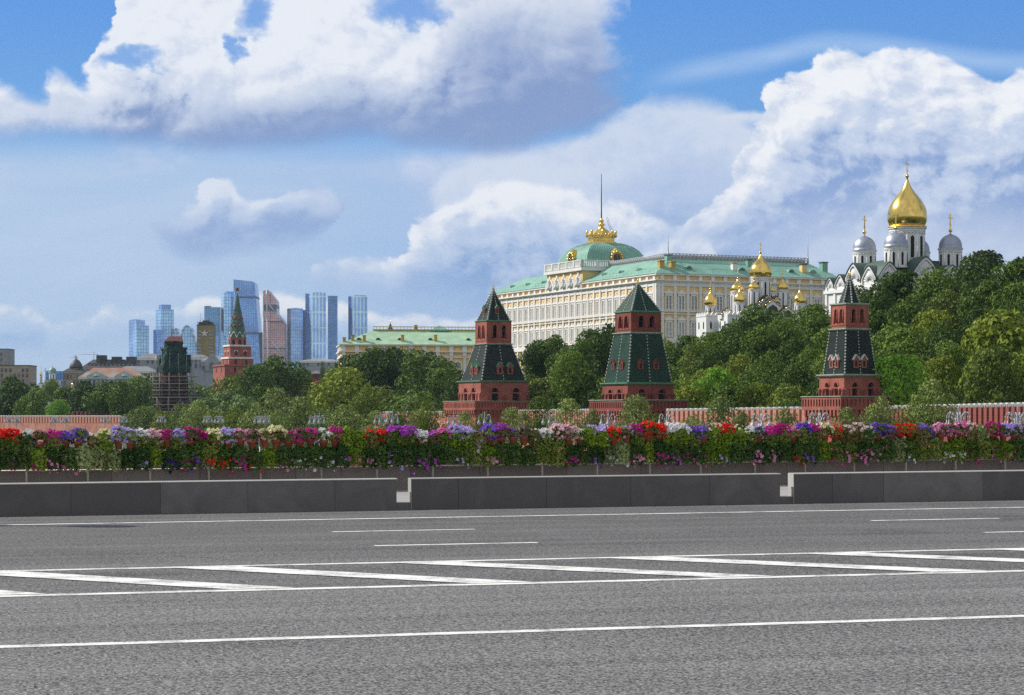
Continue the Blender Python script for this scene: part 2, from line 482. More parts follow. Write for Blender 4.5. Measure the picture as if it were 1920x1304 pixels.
# ------------------------------------------------------------------ mesh helpers
class MB:
    def __init__(s):
        s.v, s.f, s.sm = [], [], []

    def face(s, pts, smooth=False):
        i = len(s.v)
        s.v.extend(tuple(p) for p in pts)
        s.f.append(tuple(range(i, i + len(pts))))
        s.sm.append(smooth)

    def box(s, x0, x1, y0, y1, z0, z1):
        i = len(s.v)
        s.v += [(x0, y0, z0), (x1, y0, z0), (x1, y1, z0), (x0, y1, z0), (x0, y0, z1), (x1, y0, z1), (x1, y1, z1), (x0, y1, z1)]
        s.f += [(i, i + 3, i + 2, i + 1), (i + 4, i + 5, i + 6, i + 7), (i, i + 1, i + 5, i + 4), (i + 1, i + 2, i + 6, i + 5), (i + 2, i + 3, i + 7, i + 6), (i + 3, i, i + 4, i + 7)]
        s.sm += [False] * 6
        return s

    def cbox(s, cx, cy, z0, w, d, h):
        return s.box(cx - w / 2, cx + w / 2, cy - d / 2, cy + d / 2, z0, z0 + h)

    def ring(s, w, z0, z1, t=0.3, d=None):
        """Square ring of outer width w (and depth d)."""
        d = d or w
        a, b = w / 2, d / 2
        s.box(-a, a, -b, -b + t, z0, z1); s.box(-a, a, b - t, b, z0, z1)
        s.box(-a, -a + t, -b + t, b - t, z0, z1); s.box(a - t, a, -b + t, b - t, z0, z1)
        return s

    def loft(s, loops, cap0=True, cap1=True, smooth=False):
        """Skin through loops of equal length."""
        n = len(loops[0])
        i = len(s.v)
        for l in loops:
            s.v.extend(tuple(p) for p in l)
        for k in range(len(loops) - 1):
            for j in range(n):
                a, b = i + k * n + j, i + k * n + (j + 1) % n
                s.f.append((a, b, b + n, a + n)); s.sm.append(smooth)
        if cap0:
            s.f.append(tuple(i + j for j in range(n))[::-1]); s.sm.append(False)
        if cap1:
            q = i + (len(loops) - 1) * n
            s.f.append(tuple(q + j for j in range(n))); s.sm.append(False)
        return s

    def prism(s, poly, z0, z1):
        return s.loft([[(x, y, z0) for x, y in poly], [(x, y, z1) for x, y in poly]])

    def extr(s, poly, o, u, n, t0, t1):
        """Polygon in the vertical plane through o along u (2D horizontal), thickness along n from t0 to t1."""
        L = [[(o[0] + u[0] * a + n[0] * t, o[1] + u[1] * a + n[1] * t, o[2] + h) for a, h in poly] for t in (t0, t1)]
        return s.loft(L)

    def frustum(s, w0, z0, w1, z1, d0=None, d1=None):
        d0, d1 = d0 or w0, d1 or w1
        q = lambda w, d, z: [(-w / 2, -d / 2, z), (w / 2, -d / 2, z), (w / 2, d / 2, z), (-w / 2, d / 2, z)]
        return s.loft([q(w0, d0, z0), q(w1, d1, z1)])

    def lathe(s, prof, n=24, c=(0, 0, 0), smooth=True, cap=True):
        loops = [[(c[0] + r * math.cos(2 * PI * j / n), c[1] + r * math.sin(2 * PI * j / n), c[2] + z) for j in range(n)] for r, z in prof]
        return s.loft(loops, cap, cap, smooth)

    def tube(s, p0, p1, r0, r1=None, n=6, smooth=True):
        r1 = r0 if r1 is None else r1
        p0, p1 = Vector(p0), Vector(p1)
        d = (p1 - p0).normalized()
        a = d.orthogonal().normalized()
        b = d.cross(a)
        L = [[p + (a * math.cos(2 * PI * j / n) + b * math.sin(2 * PI * j / n)) * r for j in range(n)] for p, r in ((p0, r0), (p1, r1))]
        return s.loft(L, True, True, smooth)

    def path(s, pts, r, n=6):
        for a, b in zip(pts, pts[1:]):
            s.tube(a, b, r, r, n)
        return s

    def wall(s, o, u, n, W, z0, z1, holes=(), depth=0.4, back=True):
        """Wall face in the plane through o along u, outward n, with arched or square holes (centre, sill, width, top, arched) with reveals."""
        P = lambda a, z, t=0.0: (o[0] + u[0] * a - n[0] * t, o[1] + u[1] * a - n[1] * t, o[2] + z)
        a = 0.0
        for c, sill, w, top, arch in sorted(holes):
            l, r = c - w / 2, c + w / 2
            if l - a > 1e-4:
                s.face([P(a, z0), P(l, z0), P(l, z1), P(a, z1)])
            if sill > z0:
                s.face([P(l, z0), P(r, z0), P(r, sill), P(l, sill)])
            if arch:
                sp = top - w / 2
                ar = [(c - w / 2 * math.cos(PI * k / 8), sp + w / 2 * math.sin(PI * k / 8)) for k in range(9)]
            else:
                ar = [(l, top), (r, top)]
            s.face([P(r, z1), P(l, z1)] + [P(*q) for q in ar])
            out = [(l, sill)] + ar + [(r, sill)]
            for p, q in zip(out, out[1:] + out[:1]):
                s.face([P(*p), P(*p, depth), P(*q, depth), P(*q)])
            a = r
        if W - a > 1e-4:
            s.face([P(a, z0), P(W, z0), P(W, z1), P(a, z1)])
        return s

    def leaves(s, c, nrm, size, tilt, rng, m=1):
        """Quads at points c (N,3) facing about nrm, half size `size`."""
        N = len(c)
        n = nrm / (np.linalg.norm(nrm, axis=1, keepdims=True) + 1e-9) + rng.normal(0, tilt, (N, 3))
        n /= np.linalg.norm(n, axis=1, keepdims=True) + 1e-9
        a = np.cross(n, rng.normal(0, 1, (N, 3)))
        a /= np.linalg.norm(a, axis=1, keepdims=True) + 1e-9
        b = np.cross(n, a)
        sz = (size * rng.uniform(0.6, 1.3, (N, 1)))
        q = np.stack([c - a * sz, c - b * sz * 0.6, c + a * sz, c + b * sz * 0.6], 1).reshape(-1, 3)
        i = len(s.v)
        s.v.extend(map(tuple, q.tolist()))
        s.f.extend((i + 4 * k, i + 4 * k + 1, i + 4 * k + 2, i + 4 * k + 3) for k in range(N))
        s.sm.extend([False] * N)
        return s

    def mesh(s, name):
        me = bpy.data.meshes.new(name)
        me.from_pydata(s.v, [], s.f)
        me.polygons.foreach_set('use_smooth', s.sm)
        me.update()
        return me

    def build(s, name, m, parent=None, loc=(0, 0, 0), rotz=0.0):
        me = s.mesh(name)
        me.materials.append(m)
        return place(name, me, parent, loc, rotz)


def place(name, me, parent=None, loc=(0, 0, 0), rotz=0.0):
    o = bpy.data.objects.new(name, me)
    COL.objects.link(o)
    o.location = loc
    o.rotation_euler = (0, 0, rotz)
    if parent is not None:
        o.parent = parent
    return o


def tag(o, label, cat=None, group=None, kind=None):
    o['label'] = label
    if cat: o['category'] = cat
    if group: o['group'] = group
    if kind: o['kind'] = kind
    return o


def thing(name, label, cat, loc=(0, 0, 0), rotz=0.0, group=None):
    return tag(place(name, None, None, loc, rotz), label, cat, group)


def dup(o, parent=None, loc=None, rotz=None):
    """Copy of an object with copies of its parts and sub-parts (shared meshes)."""
    c = o.copy()
    COL.objects.link(c)
    if parent is not None: c.parent = parent
    if loc is not None: c.location = loc
    if rotz is not None: c.rotation_euler = (0, 0, rotz)
    for ch in KIDS.get(o.name, o.children):
        dup(ch, c)
    return c


KIDS = {}


def ZP(py, D):
    return EYE + (YH - py) / F * D


def XP(px, D):
    return (px - PX0) / F * D


def rot2(a):
    return lambda x, y: (x * math.cos(a) - y * math.sin(a), x * math.sin(a) + y * math.cos(a))


GROUND = -7.0

# ------------------------------------------------------------------ the bridge: road, markings, kerb, barrier, parapet, rack
BR_A, GRADE = R(13.3), 0.0062
BR = Matrix.Rotation(-math.atan(GRADE), 4, 'Y') @ Matrix.Rotation(BR_A, 4, 'Z')   # bridge frame: x along the road, y across


def on_bridge(o, x=0.0, y=0.0, z=0.0, rz=0.0):
    o.matrix_world = BR @ Matrix.Translation((x, y, z)) @ Matrix.Rotation(rz, 4, 'Z')
    return o


def px_to_bridge(px, y, z=0.0):
    """Along-road coordinate seen at photo column px on the line y across, height z."""
    u = (px - PX0) / F
    c, s = math.cos(BR_A), math.sin(BR_A)
    return y * (u * c + s) / (c - u * s)


def asphalt_material():
    m = bpy.data.materials.new('asphalt')
    m.use_nodes = True
    nt = X.nt = m.node_tree
    b = nt.nodes['Principled BSDF']
    tc = nt.nodes.new('ShaderNodeTexCoord')
    v = tc.outputs['Object']
    mp = nt.nodes.new('ShaderNodeMapping')
    mp.inputs['Scale'].default_value = (0.03, 1.0, 1.0)
    nt.links.new(v, mp.inputs['Vector'])
    grit = noise(v, 42.0, 3, 0.7)
    grit2 = noise(v, 15.0, 3, 0.65)
    patch = noise(v, 0.6, 5, 0.6)
    lanes = noise(mp.outputs[0], 1.3, 4, 0.6)
    g = (grit - 0.5) * 2.6 + (grit2 - 0.5) * 1.2
    sepy = nt.nodes.new('ShaderNodeSeparateXYZ')
    nt.links.new(v, sepy.inputs[0])
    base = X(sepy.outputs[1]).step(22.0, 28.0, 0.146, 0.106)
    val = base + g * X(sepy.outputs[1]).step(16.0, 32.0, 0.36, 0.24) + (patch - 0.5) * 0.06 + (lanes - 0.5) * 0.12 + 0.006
    sep = nt.nodes.new('ShaderNodeSeparateXYZ')
    nt.links.new(v, sep.inputs[0])
    yy = X(sep.outputs[1])
    # the worn strip under the hatching is darker, patched asphalt
    strip = yy.step(21.5, 22.2) * yy.step(25.0, 24.4)
    val = val - strip * (0.02 + patch.step(0.45, 0.7) * 0.05)
    vo = nt.nodes.new('ShaderNodeTexVoronoi')
    vo.voronoi_dimensions = '2D'
    vo.feature = 'DISTANCE_TO_EDGE'
    vo.inputs['Scale'].default_value = 0.16
    wv = nt.nodes.new('ShaderNodeVectorMath')
    wv.operation = 'MULTIPLY_ADD'
    wn_ = nt.nodes.new('ShaderNodeTexNoise')
    wn_.inputs['Scale'].default_value = 1.2
    wn_.inputs['Detail'].default_value = 6
    nt.links.new(v, wn_.inputs['Vector'])
    nt.links.new(wn_.outputs['Color'], wv.inputs[0])
    wv.inputs[1].default_value = (0.9, 0.9, 0)
    nt.links.new(v, wv.inputs[2])
    nt.links.new(wv.outputs[0], vo.inputs['Vector'])
    crack = X(vo.outputs['Distance']).step(0.0, 0.006, 1.0, 0.0) * noise(v, 0.22, 3, 0.6).step(0.52, 0.66)
    stain = noise(v, 0.35, 4, 0.7).step(0.60, 0.75)
    tyre = (X.op('SINE', X(sepy.outputs[1]) * 3.55)).step(0.1, 1.0) * noise(mp.outputs[0], 0.7, 4, 0.6).step(0.35, 0.65)
    val = val - crack * 0.075 - stain * 0.022 - tyre * 0.020
    val = val.max(0.015)
    nt.links.new(vec(val, val * 0.995, val * 0.985), b.inputs['Base Color'])
    b.inputs['Roughness'].default_value = 0.85
    b.inputs['Specular IOR Level'].default_value = 0.3
    bn = nt.nodes.new('ShaderNodeBump')
    bn.inputs['Strength'].default_value = 0.7
    bn.inputs['Distance'].default_value = 0.012
    nt.links.new((grit + grit2).s, bn.inputs['Height'])
    nt.links.new(bn.outputs[0], b.inputs['Normal'])
    return m


def paint_material():
    m = bpy.data.materials.new('road_paint')
    m.use_nodes = True
    nt = X.nt = m.node_tree
    b = nt.nodes['Principled BSDF']
    tc = nt.nodes.new('ShaderNodeTexCoord')
    v = tc.outputs['Object']
    n = noise(v, 2.2, 6, 0.7)
    n2 = noise(v, 30.0, 3, 0.7)
    c = mixc((n * 0.7 + n2 * 0.5).step(0.53, 0.80), (0.76, 0.76, 0.73), (0.24, 0.24, 0.24))
    nt.links.new(c, b.inputs['Base Color'])
    b.inputs['Roughness'].default_value = 0.7
    return m


def granite(name, c1, c2):
    m = bpy.data.materials.new(name)
    m.use_nodes = True
    nt = X.nt = m.node_tree
    b = nt.nodes['Principled BSDF']
    tc = nt.nodes.new('ShaderNodeTexCoord')
    v = tc.outputs['Object']
    oi = nt.nodes.new('ShaderNodeObjectInfo')
    sp = noise(v, 55.0, 2, 0.7, dim='3D')
    st = noise(v, 1.4, 6, 0.65, dist=1.0, dim='3D')
    f = sp * 0.35 + st * 0.7 + X(oi.outputs['Random']) * 0.35 - 0.3
    nt.links.new(mixc(f.step(0.2, 0.85), c1, c2), b.inputs['Base Color'])
    b.inputs['Roughness'].default_value = 0.6
    return m


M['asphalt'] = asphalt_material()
M['paint'] = paint_material()
M['granite'] = granite('grey_granite', (0.098, 0.089, 0.087), (0.215, 0.196, 0.190))
M['granite_warm'] = granite('brown_granite', (0.20, 0.178, 0.158), (0.32, 0.283, 0.255))
M['granite_sunlit'] = granite('sunlit_granite', (0.33, 0.32, 0.305), (0.48, 0.465, 0.445))  # lighter copy of the barrier granite, sun glare put into its colour
M['paving'] = granite('pavement_slabs', (0.27, 0.26, 0.25), (0.37, 0.36, 0.345))

Y_BASE, Y_PAR = 39.4, 46.2
road = MB()
for i in range(-30, 30):
    road.face([(i * 4, -14, 0), (i * 4 + 4, -14, 0), (i * 4 + 4, Y_BASE + 0.27, 0), (i * 4, Y_BASE + 0.27, 0)])
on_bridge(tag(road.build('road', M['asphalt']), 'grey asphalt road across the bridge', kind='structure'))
deck = MB().box(-120, 120, -14, Y_PAR + 0.75, -1.6, -0.02)
on_bridge(tag(deck.build('bridge_deck', M['granite']), 'stone bridge deck under the road', kind='structure'))
side = MB().box(-120, 120, Y_BASE + 0.10, Y_PAR + 0.4, 0.0, 0.135)
on_bridge(tag(side.build('pavement', M['paving']), 'pale paved footway behind the road barrier', kind='structure'))


def strip(mb, x0, x1, y, w, z=0.004, jag=0.0, rng=random.Random(3)):
    n = max(1, int((x1 - x0) / 1.5))
    for i in range(n):
        a, b = x0 + (x1 - x0) * i / n, x0 + (x1 - x0) * (i + 1) / n
        mb.face([(a, y - w / 2, z), (b, y - w / 2, z), (b, y + w / 2, z), (a, y + w / 2, z)])


def road_line(name, label, x0, x1, y, w):
    mb = MB()
    strip(mb, x0, x1, y, w)
    return on_bridge(tag(mb.build(name, M['paint']), label, kind='structure'))


def y_of(px, py):
    """Across-road coordinate of the road point seen at a photo pixel."""
    u, v = (px - PX0) / F, (YH - py) / F
    t = EYE / (GRADE * u - v)
    return -u * t * math.sin(BR_A) + t * math.cos(BR_A)


def x_of(px, py):
    u, v = (px - PX0) / F, (YH - py) / F
    t = EYE / (GRADE * u - v)
    return u * t * math.cos(BR_A) + t * math.sin(BR_A)


Y1, Y2, Y3, Y4 = y_of(960, 1185), y_of(960, 1095), y_of(960, 1050.5), y_of(960, 968.5)
road_line('road_marking', 'long white lane line nearest the bottom of the photo', -60, 60, Y1, 0.19)
road_line('road_marking', 'white line along the near side of the hatched strip', -80, 80, Y2, 0.22)
road_line('road_marking', 'thin white line along the far side of the hatched strip', -90, 90, Y3, 0.2)
road_line('road_marking', 'long white edge line beside the stone barrier', -100, 100, Y4, 0.2)
for a, b, nm in (((623, 998), (890, 993), 'white lane dash in the far lanes, the one nearer the barrier left of centre'),
                 ((703, 1024.5), (1006, 1017.5), 'white lane dash in the far lanes, the one nearer the hatched strip'),
                 ((1634, 977), (1872, 972.5), 'white lane dash near the barrier at the right'),
                 ((1843, 999), (2150, 993), 'white lane dash cut off by the right edge of the photo')):
    road_line('road_marking', nm, x_of(*a), x_of(*b), (y_of(*a) + y_of(*b)) / 2, 0.17)
hatch = MB()
far_px = [-460, -95, 320, 735, 1130, 1500, 1850]          # photo columns where the bars leave the far line and meet the near line
near_px = [-40, 435, 890, 1350, 1760, 2150, 2520]
for pa, pb in zip(far_px, near_px):
    xa, xb = px_to_bridge(pa, Y3), px_to_bridge(pb, Y2)
    hatch.face([(xa, Y3 - 0.1, 0.008), (xa + 0.74, Y3 - 0.1, 0.008), (xb + 0.66, Y2 + 0.1, 0.008), (xb, Y2 + 0.1, 0.008)])
on_bridge(tag(hatch.build('hatched_marking', M['paint']), 'broad slanting white bars painted between two lines on the road', kind='structure'))


# stone road barrier in three runs, each of granite slabs
def barrier(label, x0, x1, joints, stop_end):
    root = tag(place('road_barrier', None), label, 'barrier', 'granite runs of the road barrier')
    on_bridge(root)
    xs = [x0] + joints + [x1]
    for a, b in zip(xs, xs[1:]):
        mb = MB()
        mb.loft([[(a + 0.003, Y_BASE, -0.02), (b - 0.003, Y_BASE, -0.02), (b - 0.003, Y_BASE + 0.30, -0.02), (a + 0.003, Y_BASE + 0.30, -0.02)],
                 [(a + 0.003, Y_BASE, 0.565), (b - 0.003, Y_BASE, 0.565), (b - 0.003, Y_BASE + 0.30, 0.565), (a + 0.003, Y_BASE + 0.30, 0.565)]])
        mb.build('stone_slab', M['granite'], root)
    MB().box(x0 + 0.02, x1 - 0.02, Y_BASE + 0.04, Y_BASE + 0.26, -0.03, 0.56).build('core', M['granite'], root)
    q = [(-0.006, 0.0), (0.306, 0.0), (0.306, 0.012), (0.285, 0.024), (0.015, 0.024), (-0.006, 0.012)]
    MB().loft([[(x, Y_BASE + a, 0.567 + h) for a, h in q] for x in (x0 - 0.012, x1 + 0.012)]).build('coping', M['granite_sunlit'], root)  # thin cap added, its light colour paints the sunlit top edge
    MB().box(x0 - 0.012, x0 - 0.001, Y_BASE - 0.005, Y_BASE + 0.305, 0.0, 0.566).build('sunlit_end_panel', M['granite_sunlit'], root)  # thin panel added, its light colour paints the sunlit end of the run
    return root


bx = lambda p: px_to_bridge(p, Y_BASE)
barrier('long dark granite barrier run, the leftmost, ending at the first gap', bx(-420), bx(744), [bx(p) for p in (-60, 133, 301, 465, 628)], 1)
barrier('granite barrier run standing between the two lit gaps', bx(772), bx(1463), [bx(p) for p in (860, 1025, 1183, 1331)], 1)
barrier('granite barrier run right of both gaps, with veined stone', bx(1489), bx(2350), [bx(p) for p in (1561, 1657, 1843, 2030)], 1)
kerb = MB()
for a, b in ((bx(744), bx(772)), (bx(1463), bx(1489))):
    kerb.box(a, b, Y_BASE + 0.03, Y_BASE + 0.10, -0.02, 0.128)
on_bridge(tag(kerb.build('kerb', M['granite']), 'low granite kerb in the barrier gaps', kind='structure'))

# parapet wall of the bridge: granite panels
par = tag(place('bridge_parapet', None), 'brown granite parapet wall of the bridge below the hanging flower pots', 'parapet')
on_bridge(par)
pxs = [-420, -250, -90, 75, 210, 375, 555, 640, 770, 900, 1063, 1202, 1335, 1425, 1476, 1600, 1657, 1738, 1876, 2050, 2300]
xs = [px_to_bridge(p, Y_PAR) for p in pxs]
for a, b in zip(xs, xs[1:]):
    MB().box(a + 0.004, b - 0.004, Y_PAR, Y_PAR + 0.35, 0.10, 0.80).build('stone_panel', M['granite_warm'], par)
MB().box(xs[0], xs[-1], Y_PAR - 0.04, Y_PAR + 0.40, 0.803, 0.90).build('coping', M['granite_warm'], par)

RACK_Y = Y_PAR - 0.22
POST_PX = [-60, 50, 165, 282, 392, 489, 603, 707, 812, 915, 1017, 1120, 1219, 1314, 1416, 1510, 1602, 1699, 1792, 1885, 1978]
POST_X = [px_to_bridge(p, RACK_Y) for p in POST_PX]
M['rack'] = mat('pale_rack_paint', (0.50, 0.46, 0.40), 0.5, 0.2, var=0.15)
rack = tag(place('flower_rack', None), 'metal pipe rack standing against the parapet and carrying the flower pots', 'rack')
on_bridge(rack)
pm = MB().tube((0, 0, 0.136), (0, 0, 1.12), 0.024, n=8)
pm.box(-0.05, 0.05, -0.05, 0.05, 0.136, 0.15)
pme = pm.mesh('post')
pme.materials.append(M['rack'])
for x in POST_X:
    place('post', pme, rack, (x, RACK_Y, 0))
for z in (0.66,):
    MB().tube((POST_X[0], RACK_Y, z), (POST_X[-1], RACK_Y, z), 0.016, n=6).build('rail', M['rack'], rack)


# ------------------------------------------------------------------ hanging flowers: pots of petunias and trailing leaves
M['pot'] = mat('terracotta', (0.36, 0.115, 0.05), 0.75, var=0.15, vscale=6)


def bloom_mat(name, c1, c2):
    m = leaf_mat(name, c1, c2, trans=0.3, rough=0.6)
    return m


BLOOM = {
    'red': bloom_mat('red_petals', (0.62, 0.012, 0.012), (0.82, 0.05, 0.03)),
    'magenta': bloom_mat('magenta_petals', (0.42, 0.012, 0.19), (0.66, 0.05, 0.38)),
    'pink': bloom_mat('pink_petals', (0.66, 0.12, 0.38), (0.85, 0.42, 0.62)),
    'pale pink': bloom_mat('pale_pink_petals', (0.72, 0.42, 0.48), (0.85, 0.70, 0.72)),
    'violet': bloom_mat('violet_petals', (0.15, 0.06, 0.52), (0.30, 0.16, 0.72)),
    'purple': bloom_mat('purple_petals', (0.36, 0.04, 0.42), (0.58, 0.14, 0.66)),
    'lilac': bloom_mat('lilac_petals', (0.42, 0.32, 0.72), (0.62, 0.55, 0.86)),
    'white': bloom_mat('white_petals', (0.72, 0.72, 0.74), (0.86, 0.86, 0.87)),
    'cream': bloom_mat('cream_petals', (0.70, 0.66, 0.36), (0.84, 0.82, 0.60)),
    'dark blue': bloom_mat('dark_blue_petals', (0.05, 0.03, 0.22), (0.12, 0.06, 0.36)),
}
FOL = {
    'green': leaf_mat('pot_leaves', (0.06, 0.12, 0.02), (0.22, 0.28, 0.06)),
    'deep': leaf_mat('ivy_leaves', (0.030, 0.075, 0.020), (0.085, 0.155, 0.040)),
    'lime': leaf_mat('lime_leaves', (0.10, 0.19, 0.015), (0.24, 0.34, 0.04)),
    'variegated': leaf_mat('variegated_leaves', (0.04, 0.10, 0.025), (0.46, 0.52, 0.22)),
    'bronze': leaf_mat('bronze_leaves', (0.10, 0.10, 0.028), (0.30, 0.27, 0.10)),
}


def pot_mesh():
    mb = MB().lathe([(0.062, 0.0), (0.088, 0.155), (0.100, 0.155), (0.102, 0.20), (0.090, 0.20), (0.084, 0.165), (0.0, 0.16)], 14)
    return mb.mesh('pot')


def blooms(rng, n, spread, top, hang):
    """Petunia trumpets: five-lobed discs with a dip, facing up and outwards."""
    mb = MB()
    for _ in range(n):
        a = rng.uniform(0, 2 * PI)
        el = rng.uniform(-0.6, 1.25) if not hang else rng.uniform(-0.3, 0.7)
        rr = rng.uniform(0.82, 1.12)
        d = Vector((math.cos(a) * math.cos(el), math.sin(a) * math.cos(el), math.sin(el)))
        c = Vector((d.x * spread * rr, d.y * spread * 0.85 * rr, top + d.z * spread * 0.9 * rr))
        if hang:
            c.z -= abs(rng.normal(0, 0.13))
        nrm = (d + Vector(rng.normal(0, 0.35, 3)) + Vector((0, -0.35, 0.15))).normalized()
        ax = nrm.orthogonal().normalized()
        bx_ = nrm.cross(ax)
        r = rng.uniform(0.030, 0.048)
        ph = rng.uniform(0, 6)
        ring = []
        for k in range(10):
            q = r * (1.0 if k % 2 == 0 else 0.74)
            ring.append(c + (ax * math.cos(ph + k * PI / 5) + bx_ * math.sin(ph + k * PI / 5)) * q + nrm * (0.006 if k % 2 == 0 else 0.0))
        i = len(mb.v)
        mb.v.extend(tuple(p) for p in ring)
        mb.v.append(tuple(c - nrm * 0.016))
        for k in range(10):
            mb.f.append((i + k, i + (k + 1) % 10, i + 10)); mb.sm.append(False)
    return mb


def mound(rng, n, spread, top, drop, size):
    """Leaf mound over the pot with sprays hanging over its rim."""
    mb = MB()
    d = rng.normal(0, 1, (n, 3))
    d /= np.linalg.norm(d, axis=1, keepdims=True)
    d[:, 2] = np.abs(d[:, 2]) * 1.0 - 0.15
    rad = spread * rng.uniform(0.35, 1.05, (n, 1)) ** 0.6
    c = d * rad
    c[:, 2] = c[:, 2] * 0.85 + top
    if drop > 0:
        k = n // 2
        t = rng.uniform(0, 1, k) ** 0.8
        strand = rng.integers(0, 11, k)
        sa = strand * 0.571 + 0.3
        sl = drop * (0.55 + 0.45 * np.sin(strand * 2.3) ** 2)
        w = spread * (0.9 - 0.25 * t)
        c[:k, 0] = np.cos(sa) * w + rng.normal(0, 0.025, k)
        c[:k, 1] = -np.abs(np.sin(sa)) * w * 0.8 + rng.normal(0, 0.025, k)
        c[:k, 2] = top - t * sl
        d[:k] = np.stack([np.cos(sa) * 0.5, -0.9 + 0 * sa, 0.45 + 0 * sa], 1)
    mb.leaves(c, d, size, 0.55, rng)
    return mb


POT = pot_mesh()
POT.materials.append(M['pot'])
nrng = np.random.default_rng(7)
FM = {'up': [mound(nrng, 460, 0.20, 0.24, 0.0, 0.036).mesh('foliage') for _ in range(3)],
      'over': [mound(nrng, 620, 0.20, 0.22, 0.33, 0.036).mesh('foliage') for _ in range(3)],
      'trail': [mound(nrng, 620, 0.20, 0.26, 0.36, 0.036).mesh('foliage') for _ in range(3)]}
BMESH = {'many': [blooms(nrng, 96, 0.20, 0.26, False).mesh('blossom') for _ in range(3)],
         'few': [blooms(nrng, 26, 0.20, 0.26, False).mesh('blossom') for _ in range(3)],
         'hang': [blooms(nrng, 46, 0.19, 0.14, True).mesh('blossom') for _ in range(3)],
         'hangfew': [blooms(nrng, 18, 0.19, 0.12, True).mesh('blossom') for _ in range(3)]}
for L_ in list(FM.values()) + list(BMESH.values()):
    for me in L_:
        me.materials.append(FOL['green'])


def slot(o, m):
    o.material_slots[0].link = 'OBJECT'
    o.material_slots[0].material = m


def bands(s):
    """'25 red many green, 95 cream few variegated' -> [(25, [...])] : kind up to that photo column."""
    return [(float(e.split(':')[0]), e.split(':')[1].strip().split('/')) for e in s.split(';') if e.strip()]


UPPER = bands("""25:red/many/over/green; 75:white/few/over/variegated; 96:pink/few/up/bronze; 122:magenta/many/over/green; 150:violet/many/up/green; 176:white/few/up/bronze;
200:cream/many/over/lime; 222:cream/many/over/variegated; 262:lilac/many/up/lime; 285:white/many/over/green; 310:pale pink/many/over/green; 330:magenta/many/up/green; 352:lilac/many/over/green;
372:magenta/many/up/green; 392:magenta/many/over/green; 412:cream/many/up/lime; 446:lilac/many/up/green; 470:pink/many/up/bronze; 492:pink/many/up/green; 520:cream/many/up/bronze; 550:magenta/few/up/green;
586:magenta/many/up/green; 622:white/few/up/variegated; 645:magenta/many/up/lime; 682:none/none/trail/lime; 700:red/few/over/bronze; 735:red/many/up/green; 765:purple/many/over/green;
808:white/many/over/bronze; 828:purple/few/over/bronze; 850:pink/many/over/green; 885:lilac/many/over/lime; 905:none/none/over/bronze; 930:violet/many/up/green; 962:purple/many/up/bronze; 985:violet/few/up/bronze; 1012:white/few/over/bronze;
1042:white/many/over/green; 1070:pale pink/many/up/bronze; 1096:cream/many/up/green; 1138:lilac/few/over/lime; 1160:red/many/up/green; 1184:lilac/few/up/bronze; 1212:magenta/many/over/green; 1240:red/many/up/bronze;
1278:white/many/over/lime; 1300:violet/many/over/green; 1322:violet/many/up/green; 1345:cream/few/over/lime; 1368:red/many/over/lime; 1390:cream/few/over/lime; 1420:white/few/over/green; 1440:lilac/many/up/green; 1465:magenta/many/over/green; 1486:pink/many/up/bronze;
1508:violet/many/over/green; 1535:magenta/many/over/green; 1556:cream/many/up/bronze; 1580:red/many/up/green; 1612:pale pink/few/over/bronze; 1640:cream/few/over/variegated; 1664:violet/many/up/green;
1684:violet/many/up/bronze; 1708:red/many/up/green; 1732:violet/few/over/bronze; 1757:violet/many/up/green; 1785:pink/many/up/bronze; 1806:pink/many/up/green; 1830:pale pink/few/over/bronze; 1858:none/none/over/variegated; 1880:magenta/many/up/bronze; 1902:lilac/many/up/green; 1960:pale pink/few/over/bronze""")
LOWER = bands("""70:none/none/trail/deep; 92:none/none/trail/lime; 122:pink/hangfew/trail/deep; 140:none/none/trail/deep; 184:none/none/trail/variegated; 206:cream/hangfew/trail/variegated; 240:none/none/trail/variegated; 285:none/none/trail/deep;
318:none/none/trail/lime; 346:dark blue/hang/over/deep; 362:magenta/hang/over/deep; 394:none/none/trail/green; 432:red/hangfew/trail/green; 462:magenta/hang/over/deep; 482:red/hangfew/over/deep; 512:none/none/trail/lime; 552:none/none/trail/deep;
588:white/hangfew/over/deep; 628:none/none/trail/deep; 655:lilac/hangfew/over/deep; 685:none/none/trail/lime; 702:pink/hangfew/over/deep; 776:none/none/trail/deep; 800:purple/hang/over/deep; 850:none/none/trail/deep; 900:none/none/trail/green; 930:none/none/trail/lime;
1012:none/none/trail/deep; 1046:none/none/trail/green; 1078:magenta/hang/over/deep; 1100:none/none/trail/deep; 1140:none/none/trail/deep; 1176:white/hangfew/trail/variegated; 1212:pink/hang/over/deep; 1234:none/none/trail/lime; 1256:magenta/hang/over/deep; 1276:purple/hang/over/deep;
1306:magenta/hangfew/over/deep; 1322:none/none/trail/deep; 1360:none/none/trail/lime; 1420:none/none/trail/deep; 1462:pink/hang/over/deep; 1494:none/none/trail/deep; 1514:red/hangfew/over/deep; 1538:none/none/trail/deep; 1566:none/none/trail/lime; 1606:none/none/trail/green;
1648:pink/hang/over/deep; 1678:none/none/trail/deep; 1700:none/none/trail/variegated; 1752:none/none/trail/green; 1800:none/none/trail/lime; 1870:none/none/trail/green; 1890:none/none/trail/lime; 1960:none/none/trail/deep""")
ORD = ['first', 'second', 'third', 'fourth', 'fifth', 'sixth', 'seventh', 'eighth', 'ninth', 'tenth', 'eleventh', 'twelfth', 'thirteenth', 'fourteenth',
       'fifteenth', 'sixteenth', 'seventeenth', 'eighteenth', 'nineteenth', 'twentieth']
LEAFWORD = {'green': 'green', 'deep': 'dark green', 'lime': 'lime green', 'variegated': 'cream-edged', 'bronze': 'bronze green'}


